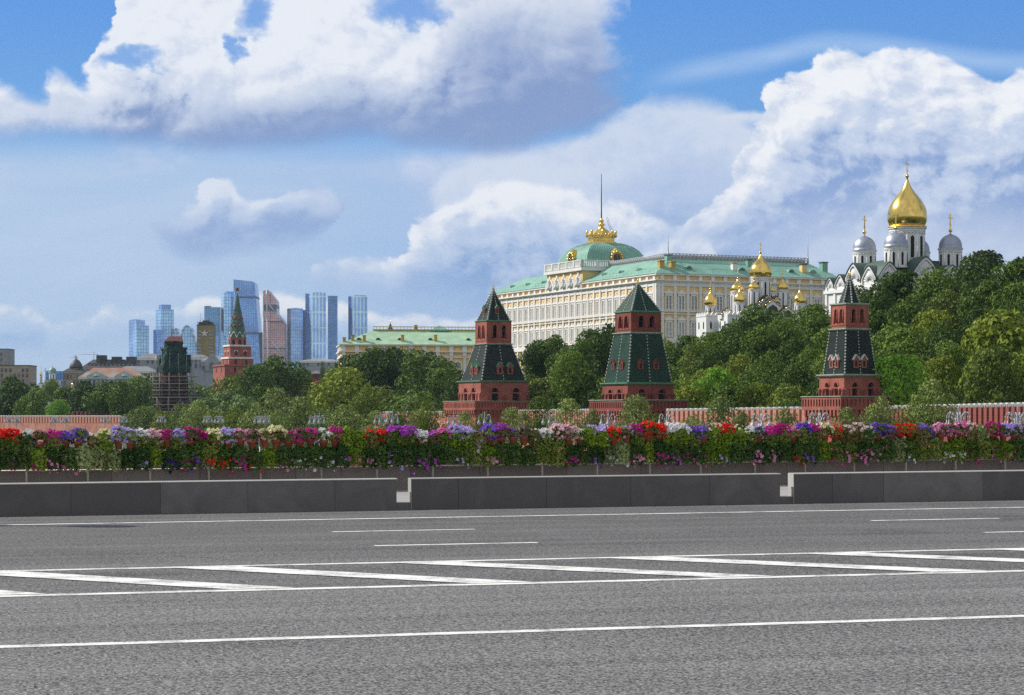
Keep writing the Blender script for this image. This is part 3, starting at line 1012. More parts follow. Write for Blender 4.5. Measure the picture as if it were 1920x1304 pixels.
def bridge_to_px(x, y, z):
    p = BR @ Vector((x, y, z))
    return PX0 + F * p.x / p.y


def hang_row(row, spec, y, z, step, off, rng):
    items = []
    x = POST_X[0] + off
    while x < POST_X[-1]:
        p = bridge_to_px(x, y, z)
        if -30 < p < 1950:
            k = next(k for lim, k in spec if p < lim or lim >= 1960)
            if k[0] == 'none' and k[3] != 'variegated' and rng.random() < 0.42:
                k = [rng.choice(['magenta', 'purple', 'white', 'lilac', 'pink', 'violet', 'red']), 'hangfew' if rng.random() < 0.7 else 'hang', k[2], k[3]]
            items.append((x, p, k))
        x += step * rng.uniform(0.9, 1.1)
    seen = {}
    for x, p, k in items:
        bay = max(0, sum(q < p for q in POST_PX[1:]))        # rack bay counted from the photo's left edge
        key = (bay, k[0] if k[0] != 'none' else k[3])
        seen.setdefault(key, []).append(p)
    for x, p, (bl, den, form, fol) in items:
        bay = max(0, sum(q < p for q in POST_PX[1:]))
        key = (bay, bl if bl != 'none' else fol)
        same = seen[key]
        what = (f'{bl} petunias' if bl != 'none' else f'{LEAFWORD[fol]} leaves') + ' in pot'
        pos = ''
        if len(same) > 1:
            i = same.index(p)
            pos = {0: 'left one ', len(same) - 1: 'right one '}.get(i, ORD[i] + ' one ')
        lab = f'{what}, {row} row, {pos}in {ORD[min(bay, 19)]} rack bay'
        root = tag(place('potted_plant', None), lab, 'potted plant', f'flower pots hanging in the {row} row of the rack')
        on_bridge(root, x, y + rng.uniform(-0.03, 0.03), z + rng.uniform(-0.03, 0.03), rng.uniform(-0.4, 0.4))
        place('pot', POT, root)
        i = rng.randrange(3)
        s = rng.uniform(0.9, 1.15)
        f = place('foliage', FM[form][i], root)
        f.scale = (s, s, s * rng.uniform(0.9, 1.15))
        slot(f, FOL[fol])
        if bl != 'none':
            b = place('blossom', BMESH[den][rng.randrange(3)], root)
            b.scale = (s, s, s)
            b.rotation_euler = (0, 0, rng.uniform(-0.6, 0.6))
            slot(b, BLOOM[bl])


hang_row('upper', UPPER, RACK_Y - 0.10, 1.07, 0.262, 0.1, random.Random(5))
hang_row('lower', LOWER, RACK_Y - 0.13, 0.74, 0.300, 0.22, random.Random(6))


# ------------------------------------------------------------------ fortress towers
TA = R(26)                                             # the fortress walls and towers stand turned by this angle
SIDES = [((0, -1), (1, 0)), ((-1, 0), (0, -1)), ((0, 1), (-1, 0)), ((1, 0), (0, 1))]   # (outward normal, along) of the four walls


def beads(ridges, p0, p1, step, r):
    mb = MB()
    ridges.append(mb)
    p0, p1 = Vector(p0), Vector(p1)
    n = max(2, int((p1 - p0).length / step))
    for k in range(n):
        q = p0.lerp(p1, (k + 0.5) / n)
        mb.box(q.x - r, q.x + r, q.y - r, q.y + r, q.z - r * 1.5, q.z + r * 1.5)


def dormer(root, nrm, along, a, z, half_at, slope, w, h, brick, roof, win):
    """Small gabled brick window on a roof slope: out of the slope at height z."""
    n, u = Vector((*nrm, 0)), Vector((*along, 0))
    out = half_at(z) + 0.12
    c = n * out + u * a
    front = [(-w / 2, 0), (w / 2, 0), (w / 2, h * 0.62), (0, h), (-w / 2, h * 0.62)]
    d = h * slope + 0.35
    mb = MB()
    mb.extr(front, (c.x, c.y, z), along, nrm, -d, 0.0)
    o = mb.build('dormer', brick, root)
    rf = MB()
    for s in (-1, 1):
        p = [(s * (w / 2 + 0.12), h * 0.60), (0, h + 0.02), (0, h + 0.14), (s * (w / 2 + 0.12), h * 0.72)]
        rf.extr(p if s < 0 else p[::-1], (c.x, c.y, z), along, nrm, -d, 0.14)
    rf.build('dormer_roof', roof, o)
    wn = MB()
    ww = w * 0.42
    sp = h * 0.48
    arch = [(-ww / 2, h * 0.12), (ww / 2, h * 0.12)] + [(ww / 2 * math.cos(PI * k / 6), sp + ww / 2 * math.sin(PI * k / 6)) for k in range(7)]
    wn.extr(arch, (c.x, c.y, z), along, nrm, -0.05, 0.03)
    wn.build('window', win, o)
    return o


def fortress_tower(label, px, D, base_px, z_plat, quad, tent, lant, top, brick, tile, trim, dorm, upper_dormers=False, octagon=False, plat=None, finial_top=0):
    """Square brick tower: terrace on arched corbels, storey, tiled hipped skirt with dormers, arched lantern, tiled tent and finial.
    Sizes come as photo widths (px) at distance D; heights as photo rows."""
    k = D / (F * (math.cos(TA) + math.sin(TA)))
    zg = GROUND
    root = thing('fortress_tower', label, 'tower', (XP(px, D), D, zg), TA, 'red brick fortress towers along the embankment wall')
    Z = lambda y: ZP(y, D) - zg
    W = lambda p: p * k
    # terrace block
    zt = Z(z_plat)
    px_, py_, sh = plat or (W(base_px), W(base_px), 0.0)   # terrace size along x and y, shift along x
    half_ = lambda nr, g=0.0: ((px_ if nr[0] else py_) + g) / 2
    len_ = lambda nr, g=0.0: (py_ if nr[0] else px_) + g
    q = lambda x, y, z: [(-x / 2 + sh, -y / 2, z), (x / 2 + sh, -y / 2, z), (x / 2 + sh, y / 2, z), (-x / 2 + sh, y / 2, z)]
    MB().loft([q(px_ + 0.8, py_ + 0.8, -1.0), q(px_, py_, zt - 3.6)]).build('base', brick, root)
    corb = MB()
    for nr, al in SIDES:
        L = len_(nr)
        n = max(8, int(L / 0.95))
        for i in range(n):
            a = (i + 0.5) / n * L - L / 2
            for t, z0, z1 in ((0.18, zt - 3.5, zt - 2.9), (0.36, zt - 2.9, zt - 2.003)):
                c = (nr[0] * (half_(nr) + t / 2) + al[0] * a + sh, nr[1] * (half_(nr) + t / 2) + al[1] * a)
                wa = L / n * 0.45
                corb.cbox(c[0], c[1], z0, abs(al[0]) * wa + abs(nr[0]) * t, abs(al[1]) * wa + abs(nr[1]) * t, z1 - z0)
    corb.loft([q(px_, py_, zt - 3.6), q(px_, py_, zt - 2.0)])
    corb.build('corbel_trim', brick, root)
    parp = MB()
    for nr, al in SIDES:
        L = len_(nr, 0.74)
        h_ = half_(nr, 0.74)
        o = (nr[0] * h_ - al[0] * L / 2 + sh, nr[1] * h_ - al[1] * L / 2, 0)
        m = max(9, int(L / 0.72))
        hs = [((i + 0.5) / m * L, zt - 1.45, L / m * 0.5, zt - 0.35, True) for i in range(m)]
        parp.wall(o, al, nr, L, zt - 2.0, zt, hs, 0.2)
        parp.wall((o[0] - nr[0] * 0.2, o[1] - nr[1] * 0.2, 0), al, nr, L, zt - 2.0, zt, (), 0)
    parp.build('parapet', brick, root)
    cop = MB()
    X0, X1, Y0, Y1_ = -px_ / 2 - 0.5 + sh, px_ / 2 + 0.5 + sh, -py_ / 2 - 0.5, py_ / 2 + 0.5
    for bxx in ((X0, X1, Y0, Y0 + .6), (X0, X1, Y1_ - .6, Y1_), (X0, X0 + .6, Y0 + .6, Y1_ - .6), (X1 - .6, X1, Y0 + .6, Y1_ - .6)):
        cop.box(*bxx, zt + 0.003, zt + 0.14)
    cop.build('coping', M['trim_grey'], root)
    MB().box(X0 + 0.8, X1 - 0.8, Y0 + 0.8, Y1_ - 0.8, zt - 1.3, zt - 1.0).build('terrace', M['stone_white'], root)
    # lower storey
    qw, q0, q1 = W(quad[0]), zt - 1.0, Z(quad[1])
    storey = MB()
    panes = MB()
    qh = q1 - (zt)
    for i, (nr, al) in enumerate(SIDES):
        o = (nr[0] * qw / 2 - al[0] * qw / 2, nr[1] * qw / 2 - al[1] * qw / 2, 0)
        ww = qw * 0.145
        cs = (0.32, 0.68) if i % 2 else (0.30, 0.74)
        hs = [(qw * c, zt - 0.3, ww, zt + qh * 0.72, True) for c in cs]
        storey.wall(o, al, nr, qw, q0, q1, hs, 0.6)
        for c in cs:                                     # raised surround over each arch
            t, wo = 0.10, ww * 1.5
            sp = zt + qh * 0.72 - ww / 2
            ar = [(qw * c + wo / 2 * math.cos(PI * j / 8), sp + wo / 2 * math.sin(PI * j / 8)) for j in range(9)]
            ri = [(qw * c + ww / 2 * math.cos(PI * j / 8), sp + ww / 2 * math.sin(PI * j / 8)) for j in range(8, -1, -1)]
            storey.extr(ar + ri, o, al, nr, 0.0, t)
        for c in (0.03, 0.17, 0.47, 0.53, 0.83, 0.97):    # half columns between the arches
            x, y = o[0] + al[0] * qw * c + nr[0] * 0.06, o[1] + al[1] * qw * c + nr[1] * 0.06
            storey.lathe([(0.2, q0), (0.2, zt + qh * 0.30), (0.27, zt + qh * 0.34), (0.27, zt + qh * 0.42)], 8, (x, y, 0))
        storey.extr([(0, zt + qh * 0.42), (qw, zt + qh * 0.42), (qw, zt + qh * 0.48), (0, zt + qh * 0.48)], o, al, nr, 0.0, 0.09)
    storey.build('storey', brick, root)
    MB().box(-qw / 2 + 0.65, qw / 2 - 0.65, -qw / 2 + 0.65, qw / 2 - 0.65, q0, q1 - 0.1).build('dark_opening', M['dark_open'], root)
    MB().frustum(qw + 0.15, q1, qw + 0.75, q1 + 0.22).frustum(qw + 0.75, q1 + 0.22, qw + 0.75, q1 + 0.42).build('cornice', trim, root)
    # tiled skirt
    t0, tz0, t1, tz1 = W(tent[0]), q1 + 0.42, W(tent[1]), Z(tent[2])
    MB().frustum(t0, tz0, t1, tz1).build('lower_roof', tile, root)
    ridges = []
    rz = 0.085 * D / 330
    for sx, sy in ((-1, -1), (1, -1), (1, 1), (-1, 1)):
        beads(ridges, (sx * t0 / 2, sy * t0 / 2, tz0), (sx * t1 / 2, sy * t1 / 2, tz1), 0.48 * D / 330, rz)
    for nr, al in SIDES:
        beads(ridges, (nr[0] * (t0 / 2 + .02), nr[1] * (t0 / 2 + .02), tz0), (nr[0] * (t1 / 2 + .02), nr[1] * (t1 / 2 + .02), tz1), 0.48 * D / 330, rz * 0.85)
    half = lambda z: t0 / 2 + (t1 - t0) / 2 * (z - tz0) / (tz1 - tz0)
    slope = (t0 - t1) / 2 / (tz1 - tz0)
    for nr, al in SIDES:
        for s in dorm[0]:
            dormer(root, nr, al, s * t0, Z(dorm[1]), half, slope, t0 * dorm[2], (dorm[1] - dorm[3]) * D / F, brick, dorm[4], M['dark_open'])
    # lantern
    MB().frustum(t1 + 0.1, tz1, t1 + 0.5, tz1 + 0.18).frustum(t1 + 0.5, tz1 + 0.18, t1 + 0.5, tz1 + 0.36).build('cornice', M['trim_grey'], root)
    lw, l0, l1 = W(lant[0]), tz1 + 0.36, Z(lant[1])
    lan = MB()
    h = l1 - l0
    for i, (nr, al) in enumerate(SIDES):
        o = (nr[0] * lw / 2 - al[0] * lw / 2, nr[1] * lw / 2 - al[1] * lw / 2, 0)
        ww = lw * 0.155
        cs = (0.33, 0.70) if i % 2 == 0 else (0.32, 0.68)
        lan.wall(o, al, nr, lw, l0, l1, [(lw * c, l0 + h * 0.24, ww, l0 + h * 0.84, True) for c in cs], 0.5)
        oi = (o[0] - nr[0] * 0.5, o[1] - nr[1] * 0.5, 0)
        lan.wall(oi, al, nr, lw, l0, l1, [(lw * c, l0 + h * 0.24, ww, l0 + h * 0.84, True) for c in cs], 0.0)
        for c in cs:
            sp = l0 + h * 0.84 - ww / 2
            wo = ww * 1.5
            ar = [(lw * c + wo / 2 * math.cos(PI * j / 8), sp + wo / 2 * math.sin(PI * j / 8)) for j in range(9)]
            ri = [(lw * c + ww / 2 * math.cos(PI * j / 8), sp + ww / 2 * math.sin(PI * j / 8)) for j in range(8, -1, -1)]
            lan.extr(ar + ri, o, al, nr, 0.0, 0.08)
            for e in (-1, 1):
                x, y = o[0] + al[0] * (lw * c + e * ww * 0.72) + nr[0] * 0.04, o[1] + al[1] * (lw * c + e * ww * 0.72) + nr[1] * 0.04
                lan.lathe([(0.13, l0 + h * 0.22), (0.10, l0 + h * 0.4), (0.16, l0 + h * 0.45), (0.10, l0 + h * 0.5), (0.13, sp)], 6, (x, y, 0))
        for c in (0.02, 0.98):
            lan.extr([(lw * (c - .02), l0), (lw * (c + .02), l0), (lw * (c + .02), l1), (lw * (c - .02), l1)], o, al, nr, 0.0, 0.07)
        lan.extr([(0, l0 + h * 0.12), (lw, l0 + h * 0.12), (lw, l0 + h * 0.18), (0, l0 + h * 0.18)], o, al, nr, 0.0, 0.09)
    lan.build('lantern', brick, root)
    MB().box(-0.25 * lw, 0.25 * lw, -0.25 * lw, 0.25 * lw, l0, l1 - 0.05).build('dark_opening', M['dark_open'], root)
    MB().frustum(lw, l1, lw + 0.4, l1 + 0.16).frustum(lw + 0.4, l1 + 0.16, lw + 0.4, l1 + 0.34).build('cornice', trim, root)
    # tent
    c0, cz0, cz1 = W(top[0]), l1 + 0.34, Z(top[1])
    if octagon:
        rr = c0 / 2 / math.cos(PI / 8)
        MB().loft([[(rr * s * math.cos(PI / 8 + j * PI / 4), rr * s * math.sin(PI / 8 + j * PI / 4), z) for j in range(8)] for s, z in ((1, cz0), (0.04, cz1))]).build('upper_roof', tile, root)
        for j in range(8):
            q = (math.cos(PI / 8 + j * PI / 4), math.sin(PI / 8 + j * PI / 4))
            beads(ridges, (rr * q[0], rr * q[1], cz0), (rr * .05 * q[0], rr * .05 * q[1], cz1), 0.42 * D / 330, rz)
    else:
        MB().frustum(c0, cz0, c0 * 0.03, cz1).build('upper_roof', tile, root)
        for sx, sy in ((-1, -1), (1, -1), (1, 1), (-1, 1)):
            beads(ridges, (sx * c0 / 2, sy * c0 / 2, cz0), (sx * .03, sy * .03, cz1), 0.42 * D / 330, rz)
        for nr, al in SIDES:
            beads(ridges, (nr[0] * (c0 / 2 + .02), nr[1] * (c0 / 2 + .02), cz0), (nr[0] * .05, nr[1] * .05, cz1), 0.42 * D / 330, rz * 0.85)
            if upper_dormers:
                hf = lambda z: c0 / 2 * (1 - (z - cz0) / (cz1 - cz0))
                dormer(root, nr, al, -0.03 * c0, Z(590), hf, c0 / 2 / (cz1 - cz0), c0 * 0.15, 16 * D / F, brick, trim, M['dark_open'])
    for rb in ridges:
        rb.build('ridge_trim', M['bead'], root)
    ft = Z(finial_top)
    hh = ft - cz1
    MB().lathe([(0.22, cz1 - 0.25), (0.30, cz1 + hh * 0.1), (0.16, cz1 + hh * 0.3), (0.24, cz1 + hh * 0.42), (0.10, cz1 + hh * 0.55), (0.05, cz1 + hh * 0.8), (0.02, ft)], 10).build('finial', M['gold'], root)
    return root


D_R, D_M, D_L = 330.0, 400.0, 500.0
fortress_tower('small dark roofed brick tower nearest the silver domed cathedral, rightmost of three', 1593, D_R, 160, 745, (108, 707.5), (93.5, 70, 621), (66, 574), (52, 517),
               M['brick'], M['tile_black'], M['trim_grey'], ((-0.14, 0.12), 691, 0.16, 667, M['stone_white']), octagon=True, finial_top=506)
fortress_tower('green tiled brick tower standing between the two black roofed ones', 1196, D_M, 171, 751.5, (131, 722.5), (123.5, 87, 628), (83, 588), (83, 532),
               M['brick_dark'], M['tile_green'], M['trim_green'], ((-0.2, 0.16), 694, 0.13, 676, M['brick_dark']), finial_top=519)
fortress_tower('tallest black roofed brick tower with green trim, leftmost of three', 925, D_L, 158, 753.5, (131, 718), (121, 69, 648), (67, 604.5), (62, 543),
               M['brick'], M['tile_black'], M['trim_green'], ((-0.07, 0.16), 703, 0.13, 681, M['trim_green']), upper_dormers=True, plat=(13.2, 17.0, -1.9), finial_top=526)


# ------------------------------------------------------------------ fortress walls with swallow-tail merlons
def fortress_wall(label, p0, p1, step, mh, brick, thick=2.2, wall_h=9.0, cap=None):
    """p0, p1: (photo column, distance, photo row of the merlon tops)."""
    a = Vector((XP(p0[0], p0[1]), p0[1], ZP(p0[2], p0[1])))
    b = Vector((XP(p1[0], p1[1]), p1[1], ZP(p1[2], p1[1])))
    d = b - a
    L = math.hypot(d.x, d.y)
    ang = math.atan2(d.y, d.x)
    root = thing('fortress_wall', label, 'wall', (a.x, a.y, 0), ang, 'stretches of the red brick fortress wall')
    top = lambda s: a.z + d.z * s / L - mh
    MB().loft([[(0, -thick / 2, GROUND - 1), (0, thick / 2, GROUND - 1), (0, thick / 2, top(0)), (0, -thick / 2, top(0))],
               [(L, -thick / 2, GROUND - 1), (L, thick / 2, GROUND - 1), (L, thick / 2, top(L)), (L, -thick / 2, top(L))]]).build('wall_body', brick, root)
    n = int(L / step)
    w = step * 0.60
    # merlon: two-pronged swallow tail with a slit, white cap
    P = [(-w / 2, 0), (w / 2, 0), (w / 2, mh * 0.86), (w * 0.36, mh), (w * 0.14, mh * 0.97), (0, mh * 0.84), (-w * 0.14, mh * 0.97), (-w * 0.36, mh), (-w / 2, mh * 0.86)]
    me = MB().extr(P, (0, 0, 0), (1, 0), (0, 1), -0.35, 0.35).mesh('merlon')
    me.materials.append(brick)
    cp = MB()
    Q = [(w / 2, mh * 0.86), (w * 0.36, mh), (w * 0.14, mh * 0.97), (0, mh * 0.84), (-w * 0.14, mh * 0.97), (-w * 0.36, mh), (-w / 2, mh * 0.86)]
    for (x0, z0), (x1, z1) in zip(Q, Q[1:]):
        cp.extr([(x0, z0 + 0.005), (x0, z0 + 0.14), (x1, z1 + 0.14), (x1, z1 + 0.005)], (0, 0, 0), (1, 0), (0, 1), -0.42, 0.42)
    cme = cp.mesh('merlon_cap')
    cme.materials.append(cap or M['stone_white'])
    for i in range(min(n, 98)):
        s = (i + 0.5) * L / n
        o = place('merlon', me, root, (s, -thick / 2 + 0.36, top(s)))
        place('merlon_cap', cme, o)
    return root


fortress_wall('red brick wall stretch with tall merlons right of the rightmost tower', (1668, 316, 763), (1990, 247, 755.5), 2.0, 2.75, M['brick_dark'])
fortress_wall('brick wall stretch with white capped merlons between the middle and right towers', (1258, 392, 768), (1535, 338, 764), 2.0, 2.3, M['brick_pink'])
fortress_wall('brick wall stretch mostly hidden by trees between the black and green towers', (980, 482, 770), (1125, 412, 768), 2.0, 2.3, M['brick_pink'])
fortress_wall('brick wall stretch left of the tallest black roofed tower', (690, 640, 773), (850, 520, 772), 2.0, 2.3, M['brick_pink'])
fortress_wall('long pale brick wall stretch at the left edge of the photo', (-60, 805, 780), (231, 715, 780), 2.05, 2.6, M['brick_pink'])
fortress_wall('dark capped wall glimpsed behind the trees above the long pale wall', (-40, 800, 773), (240, 830, 773), 1.6, 1.2, M['brick_dark'], cap=M['dark_metal'])
# side wall panel where the long pale wall turns the corner


# ------------------------------------------------------------------ the long white and ochre palace
def local_frame(o, ang, root_z):
    return o, ang


PC, PANG = Vector((40.8, 600.0)), R(24.5)
pz = 20.0
PAL = thing('palace', 'long white and ochre palace with green roof and a flagpole above its domed centre', 'palace', (PC.x, PC.y, pz), PANG)
LS, LE = 115.8, 60.5                                  # south front runs along +y local, east front along +x local
ZL = lambda y, D=600.0: ZP(y, D) - pz
z_eave, z_att, z_w1t, z_w1b, z_w2t, z_w2b = ZL(512.5), ZL(526), ZL(541), ZL(580), ZL(590.5), ZL(630)
FRONTS = {'south': ((0, 0, 0), (0, 1), (-1, 0), LS), 'east': ((0, 0, 0), (1, 0), (0, -1), LE)}
MB().box(0.0, LE, 0.0, LS, -22, z_att).build('wall', M['yellow'], PAL)
MB().box(0.25, LE - 0.25, 0.25, LS - 0.25, z_att, z_eave - 0.25).build('attic_wall', M['yellow'], PAL)


def front_box(mb, front, a0, a1, t0, t1, z0, z1):
    o, u, n, L = FRONTS[front]
    x = sorted((u[0] * a0 + n[0] * t0, u[0] * a1 + n[0] * t1))
    y = sorted((u[1] * a0 + n[1] * t0, u[1] * a1 + n[1] * t1))
    mb.box(x[0], x[1], y[0], y[1], z0, z1)


tw = 2.3
PW = MB()                                              # window surround with pediment, in the plane y = 0, outward -y
hw = z_w1t - z_w1b


def surround(ww, hh):
    mb = MB()
    U, N, O = (1, 0), (0, -1), (0, 0, 0)
    side = ww * 0.15
    hb = hh * 0.76
    mb.extr([(-ww / 2, 0), (-ww / 2 + side, 0), (-ww / 2 + side, hb), (-ww / 2, hb)], O, U, N, 0, 0.28)
    mb.extr([(ww / 2 - side, 0), (ww / 2, 0), (ww / 2, hb), (ww / 2 - side, hb)], O, U, N, 0, 0.28)
    mb.extr([(-0.09 * ww, 0), (0.09 * ww, 0), (0.07 * ww, hb * 0.86), (-0.07 * ww, hb * 0.86)], O, U, N, 0, 0.22)
    mb.extr([(-ww / 2, hb - hh * 0.10), (ww / 2, hb - hh * 0.10), (ww / 2, hb), (-ww / 2, hb)], O, U, N, 0, 0.24)
    mb.extr([(-ww * 0.60, hb), (ww * 0.60, hb), (ww * 0.60, hb + 0.16), (-ww * 0.60, hb + 0.16)], O, U, N, 0, 0.42)
    ped = [(-ww * 0.60, hb + 0.16), (ww * 0.60, hb + 0.16), (ww * 0.55, hb + 0.36), (ww * 0.26, hb + hh * 0.12), (0, hh), (-ww * 0.26, hb + hh * 0.12), (-ww * 0.55, hb + 0.36)]
    mb.extr(ped, O, U, N, 0, 0.3)
    mb.extr([(-ww * 0.60, -0.22), (ww * 0.60, -0.22), (ww * 0.60, 0), (-ww * 0.60, 0)], O, U, N, 0, 0.4)
    mb.extr([(-ww * 0.12, hb + hh * 0.03), (ww * 0.12, hb + hh * 0.03), (0, hb + hh * 0.13)], O, U, N, 0.3, 0.36)
    return mb


SUR = surround(tw, hw).mesh('window')
SUR.materials.append(M['white'])
PAN = MB()
for s in (-1, 1):
    c, w = s * tw * 0.215, tw * 0.25
    hb = hw * 0.76
    PAN.extr([(c - w / 2, 0.05), (c + w / 2, 0.05), (c + w / 2, hb * 0.74), (c, hb * 0.86), (c - w / 2, hb * 0.74)], (0, 0, 0), (1, 0), (0, -1), 0.0, 0.06)
PAN = PAN.mesh('pane')
PAN.materials.append(M['pane'])
BARS = MB()
for s in (-1, 1):
    c = s * tw * 0.215
    BARS.box(c - 0.05, c + 0.05, -0.10, -0.055, 0.05, hw * 0.60)
    for z in (0.22, 0.40, 0.55):
        BARS.box(c - tw * 0.125, c + tw * 0.125, -0.10, -0.055, hw * z - 0.04, hw * z + 0.04)
BARS = BARS.mesh('sash')
BARS.materials.append(M['white_cool'])
WING = MB()
for s in (-1, 1):
    c, w = s * tw * 0.215, tw * 0.25
    WING.extr([(c - w / 2, hw * 0.56), (c + w / 2, hw * 0.56), (c + w / 2, hw * 0.66), (c - w / 2, hw * 0.66)], (0, 0, 0), (1, 0), (0, -1), 0.06, 0.10)

pil = {'south': [], 'east': []}
trim = MB()
pilm = MB()
for front, nb in (('south', 27), ('east', 14)):
    o, u, n, L = FRONTS[front]
    m0 = 1.6
    b = (L - 2 * m0) / nb
    rz = 0.0 if front == 'east' else R(-90)
    for i in range(nb + 1):
        a = m0 + i * b
        front_box(pilm, front, a - 0.42, a + 0.42, 0.0, 0.36, -4, z_att - 0.4)
        if a > 0.6 and a < L - 0.6:
            front_box(trim, front, a - 0.55, a + 0.55, -0.25, 0.22, z_att + 0.3, z_eave - 0.45)
    front_box(pilm, front, 0.0, 1.0, 0.0, 0.30, -4, z_att - 0.4)
    front_box(pilm, front, L - 1.0, L, 0.0, 0.30, -4, z_att - 0.4)
    for i in range(nb):
        a = m0 + (i + 0.5) * b
        for zb in (z_w1b, z_w2b):
            w = place('window', SUR, PAL, (u[0] * a + n[0] * 0.004, u[1] * a + n[1] * 0.004, zb), rz)
            place('pane', PAN, w)
            place('sash', BARS, w)
    # entablature, string courses
    front_box(trim, front, -0.5, L + 0.5, 0.0, 0.55, z_att - 0.42, z_att - 0.05)
    front_box(trim, front, -0.9, L + 0.9, 0.0, 0.95, z_att - 0.05, z_att + 0.28)
    front_box(trim, front, -0.4, L + 0.4, 0.0, 0.25, z_att - 1.5, z_att - 0.43)
    front_box(trim, front, -0.6, L + 0.6, -0.3, 0.55, z_eave - 0.45, z_eave - 0.05)
    zs = (z_w1b + z_w2t) / 2
    front_box(trim, front, -0.5, L + 0.5, 0.0, 0.50, zs + 0.15, zs + 0.5)
    front_box(trim, front, -0.3, L + 0.3, 0.0, 0.42, zs - 0.6, zs - 0.35)
    front_box(trim, front, -0.5, L + 0.5, 0.0, 0.50, z_w2b - 2.0, z_w2b - 0.6)
pilm.build('pilaster', M['white'], PAL)
trim.build('cornice', M['white'], PAL)

# hipped roof with lattice cresting
zr = z_eave + 4.9
sb = 8.2
MB().loft([[(-0.7, -0.7, z_eave), (LE + 0.7, -0.7, z_eave), (LE + 0.7, LS + 0.7, z_eave), (-0.7, LS + 0.7, z_eave)],
           [(sb, sb, zr), (LE - 5.5, sb, zr), (LE - 5.5, LS - sb, zr), (sb, LS - sb, zr)]]).build('roof', M['roof_mint'], PAL)
cres = MB()


def cresting(mb, p, q, z0, h):
    p, q = Vector((*p, 0)), Vector((*q, 0))
    L = (q - p).length
    u = (q - p) / L
    P = lambda a, z: (p.x + u.x * a, p.y + u.y * a, z0 + z)
    mb.tube(P(0, 0.08), P(L, 0.08), 0.10, n=4)
    mb.tube(P(0, h), P(L, h), 0.12, n=4)
    n = int(L / 1.15)
    for i in range(n):
        a, b = L * i / n, L * (i + 1) / n
        mb.tube(P(a, 0.1), P(b, h), 0.085, n=4)
        mb.tube(P(a, h), P(b, 0.1), 0.085, n=4)
        mb.tube(P(a, 0), P(a, h + 0.15), 0.07, n=4)


cresting(cres, (sb, sb), (LE - 5.5, sb), zr, 1.5)
cresting(cres, (sb, sb), (sb, 46), zr, 1.5)
cres.build('ridge_lattice', M['grey_metal'], PAL)
MB().box(sb + 0.35, LE - 5.9, sb + 0.9, sb + 1.4, zr - 0.2, zr + 1.25).box(sb + 0.9, sb + 1.4, sb + 1.4, 46, zr - 0.2, zr + 1.25).build('ridge_wall', M['grey_metal'], PAL)
for x, y in ((sb - 0.3, sb - 0.3), (LE - 5.5, sb)):
    MB().tube((x, y, zr), (x, y, zr + 1.9), 0.28, 0.2, 6).tube((x, y, zr + 1.9), (x, y, zr + 7.2), 0.10, 0.05, 6).build('lightning_rod', M['grey_metal'], PAL)
MB().tube((0.6, LS * 0.61, z_eave), (0.6, LS * 0.61, z_eave + 8.5), 0.1, 0.06, 6).build('lightning_rod', M['grey_metal'], PAL)

# chimneys, metal boxes and half-round roof windows
rs = (zr - z_eave) / (sb + 0.7)


def roof_z(d):
    return z_eave + (d + 0.7) * rs


def chim(x, y, w, h, m, cap):
    d = min(x, y)
    c = MB().cbox(x, y, roof_z(d) - 0.6, w, w, h + 0.6).build('chimney', m, PAL)
    MB().cbox(x, y, roof_z(d) + h + 0.003, w + 0.35, w + 0.35, 0.28).build('chimney_cap', cap, c)


for x, y in ((3.0, 3.2), (6.3, 2.6)):
    chim(x, y, 1.5, 1.6, M['ochre_chimney'], M['ochre_chimney'])
chim(6.8, 6.0, 1.5, 1.9, M['roof_mint'], M['roof_dark'])
chim(26.5, 2.8, 1.3, 1.7, M['white'], M['ochre_chimney'])
chim(33.0, 5.4, 1.4, 1.6, M['roof_mint'], M['roof_dark'])
chim(50.0, 3.0, 1.6, 1.9, M['yellow'], M['roof_dark'])
chim(58.0, 4.5, 1.8, 2.0, M['roof_mint'], M['roof_dark'])
for k, (x, y, rz) in enumerate([(11.5, 2.2, 0), (29.0, 2.2, 0), (45.5, 2.2, 0), (53.0, 2.2, 0), (2.4, 16, -90), (2.4, 27, -90), (2.4, 38, -90), (2.4, 80, -90), (2.4, 92, -90), (2.4, 104, -90)]):
    z = roof_z(2.2)
    f = MB()
    P = [(1.1 * math.cos(PI * j / 10), 1.05 * math.sin(PI * j / 10)) for j in range(11)]
    f.extr(P, (0, 0, 0), (1, 0), (0, -1), -2.2, 0.15)
    f = f.build('roof_window', M['roof_mint'], PAL, (x, y, z - 0.1), R(rz))
    MB().extr([(a * 0.72, b * 0.72 + 0.1) for a, b in P], (0, 0, 0), (1, 0), (0, -1), 0.151, 0.19).build('pane', M['pane'], f)
fence = MB()
for a, b in (((0.3, 0.3), (LE, 0.3)), ((0.3, 0.3), (0.3, 46)), ((0.3, 72), (0.3, LS))):
    p, q = Vector((*a, 0)), Vector((*b, 0))
    L = (q - p).length
    n = int(L / 2.2)
    z = roof_z(0.3)
    fence.tube((*a, z + 1.0), (*b, z + 1.0), 0.03, n=4)
    for i in range(n + 1):
        c = p.lerp(q, i / n)
        fence.tube((c.x, c.y, z - 0.1), (c.x, c.y, z + 1.0), 0.03, n=4)
fence.build('roof_railing', M['trim_green'], PAL)

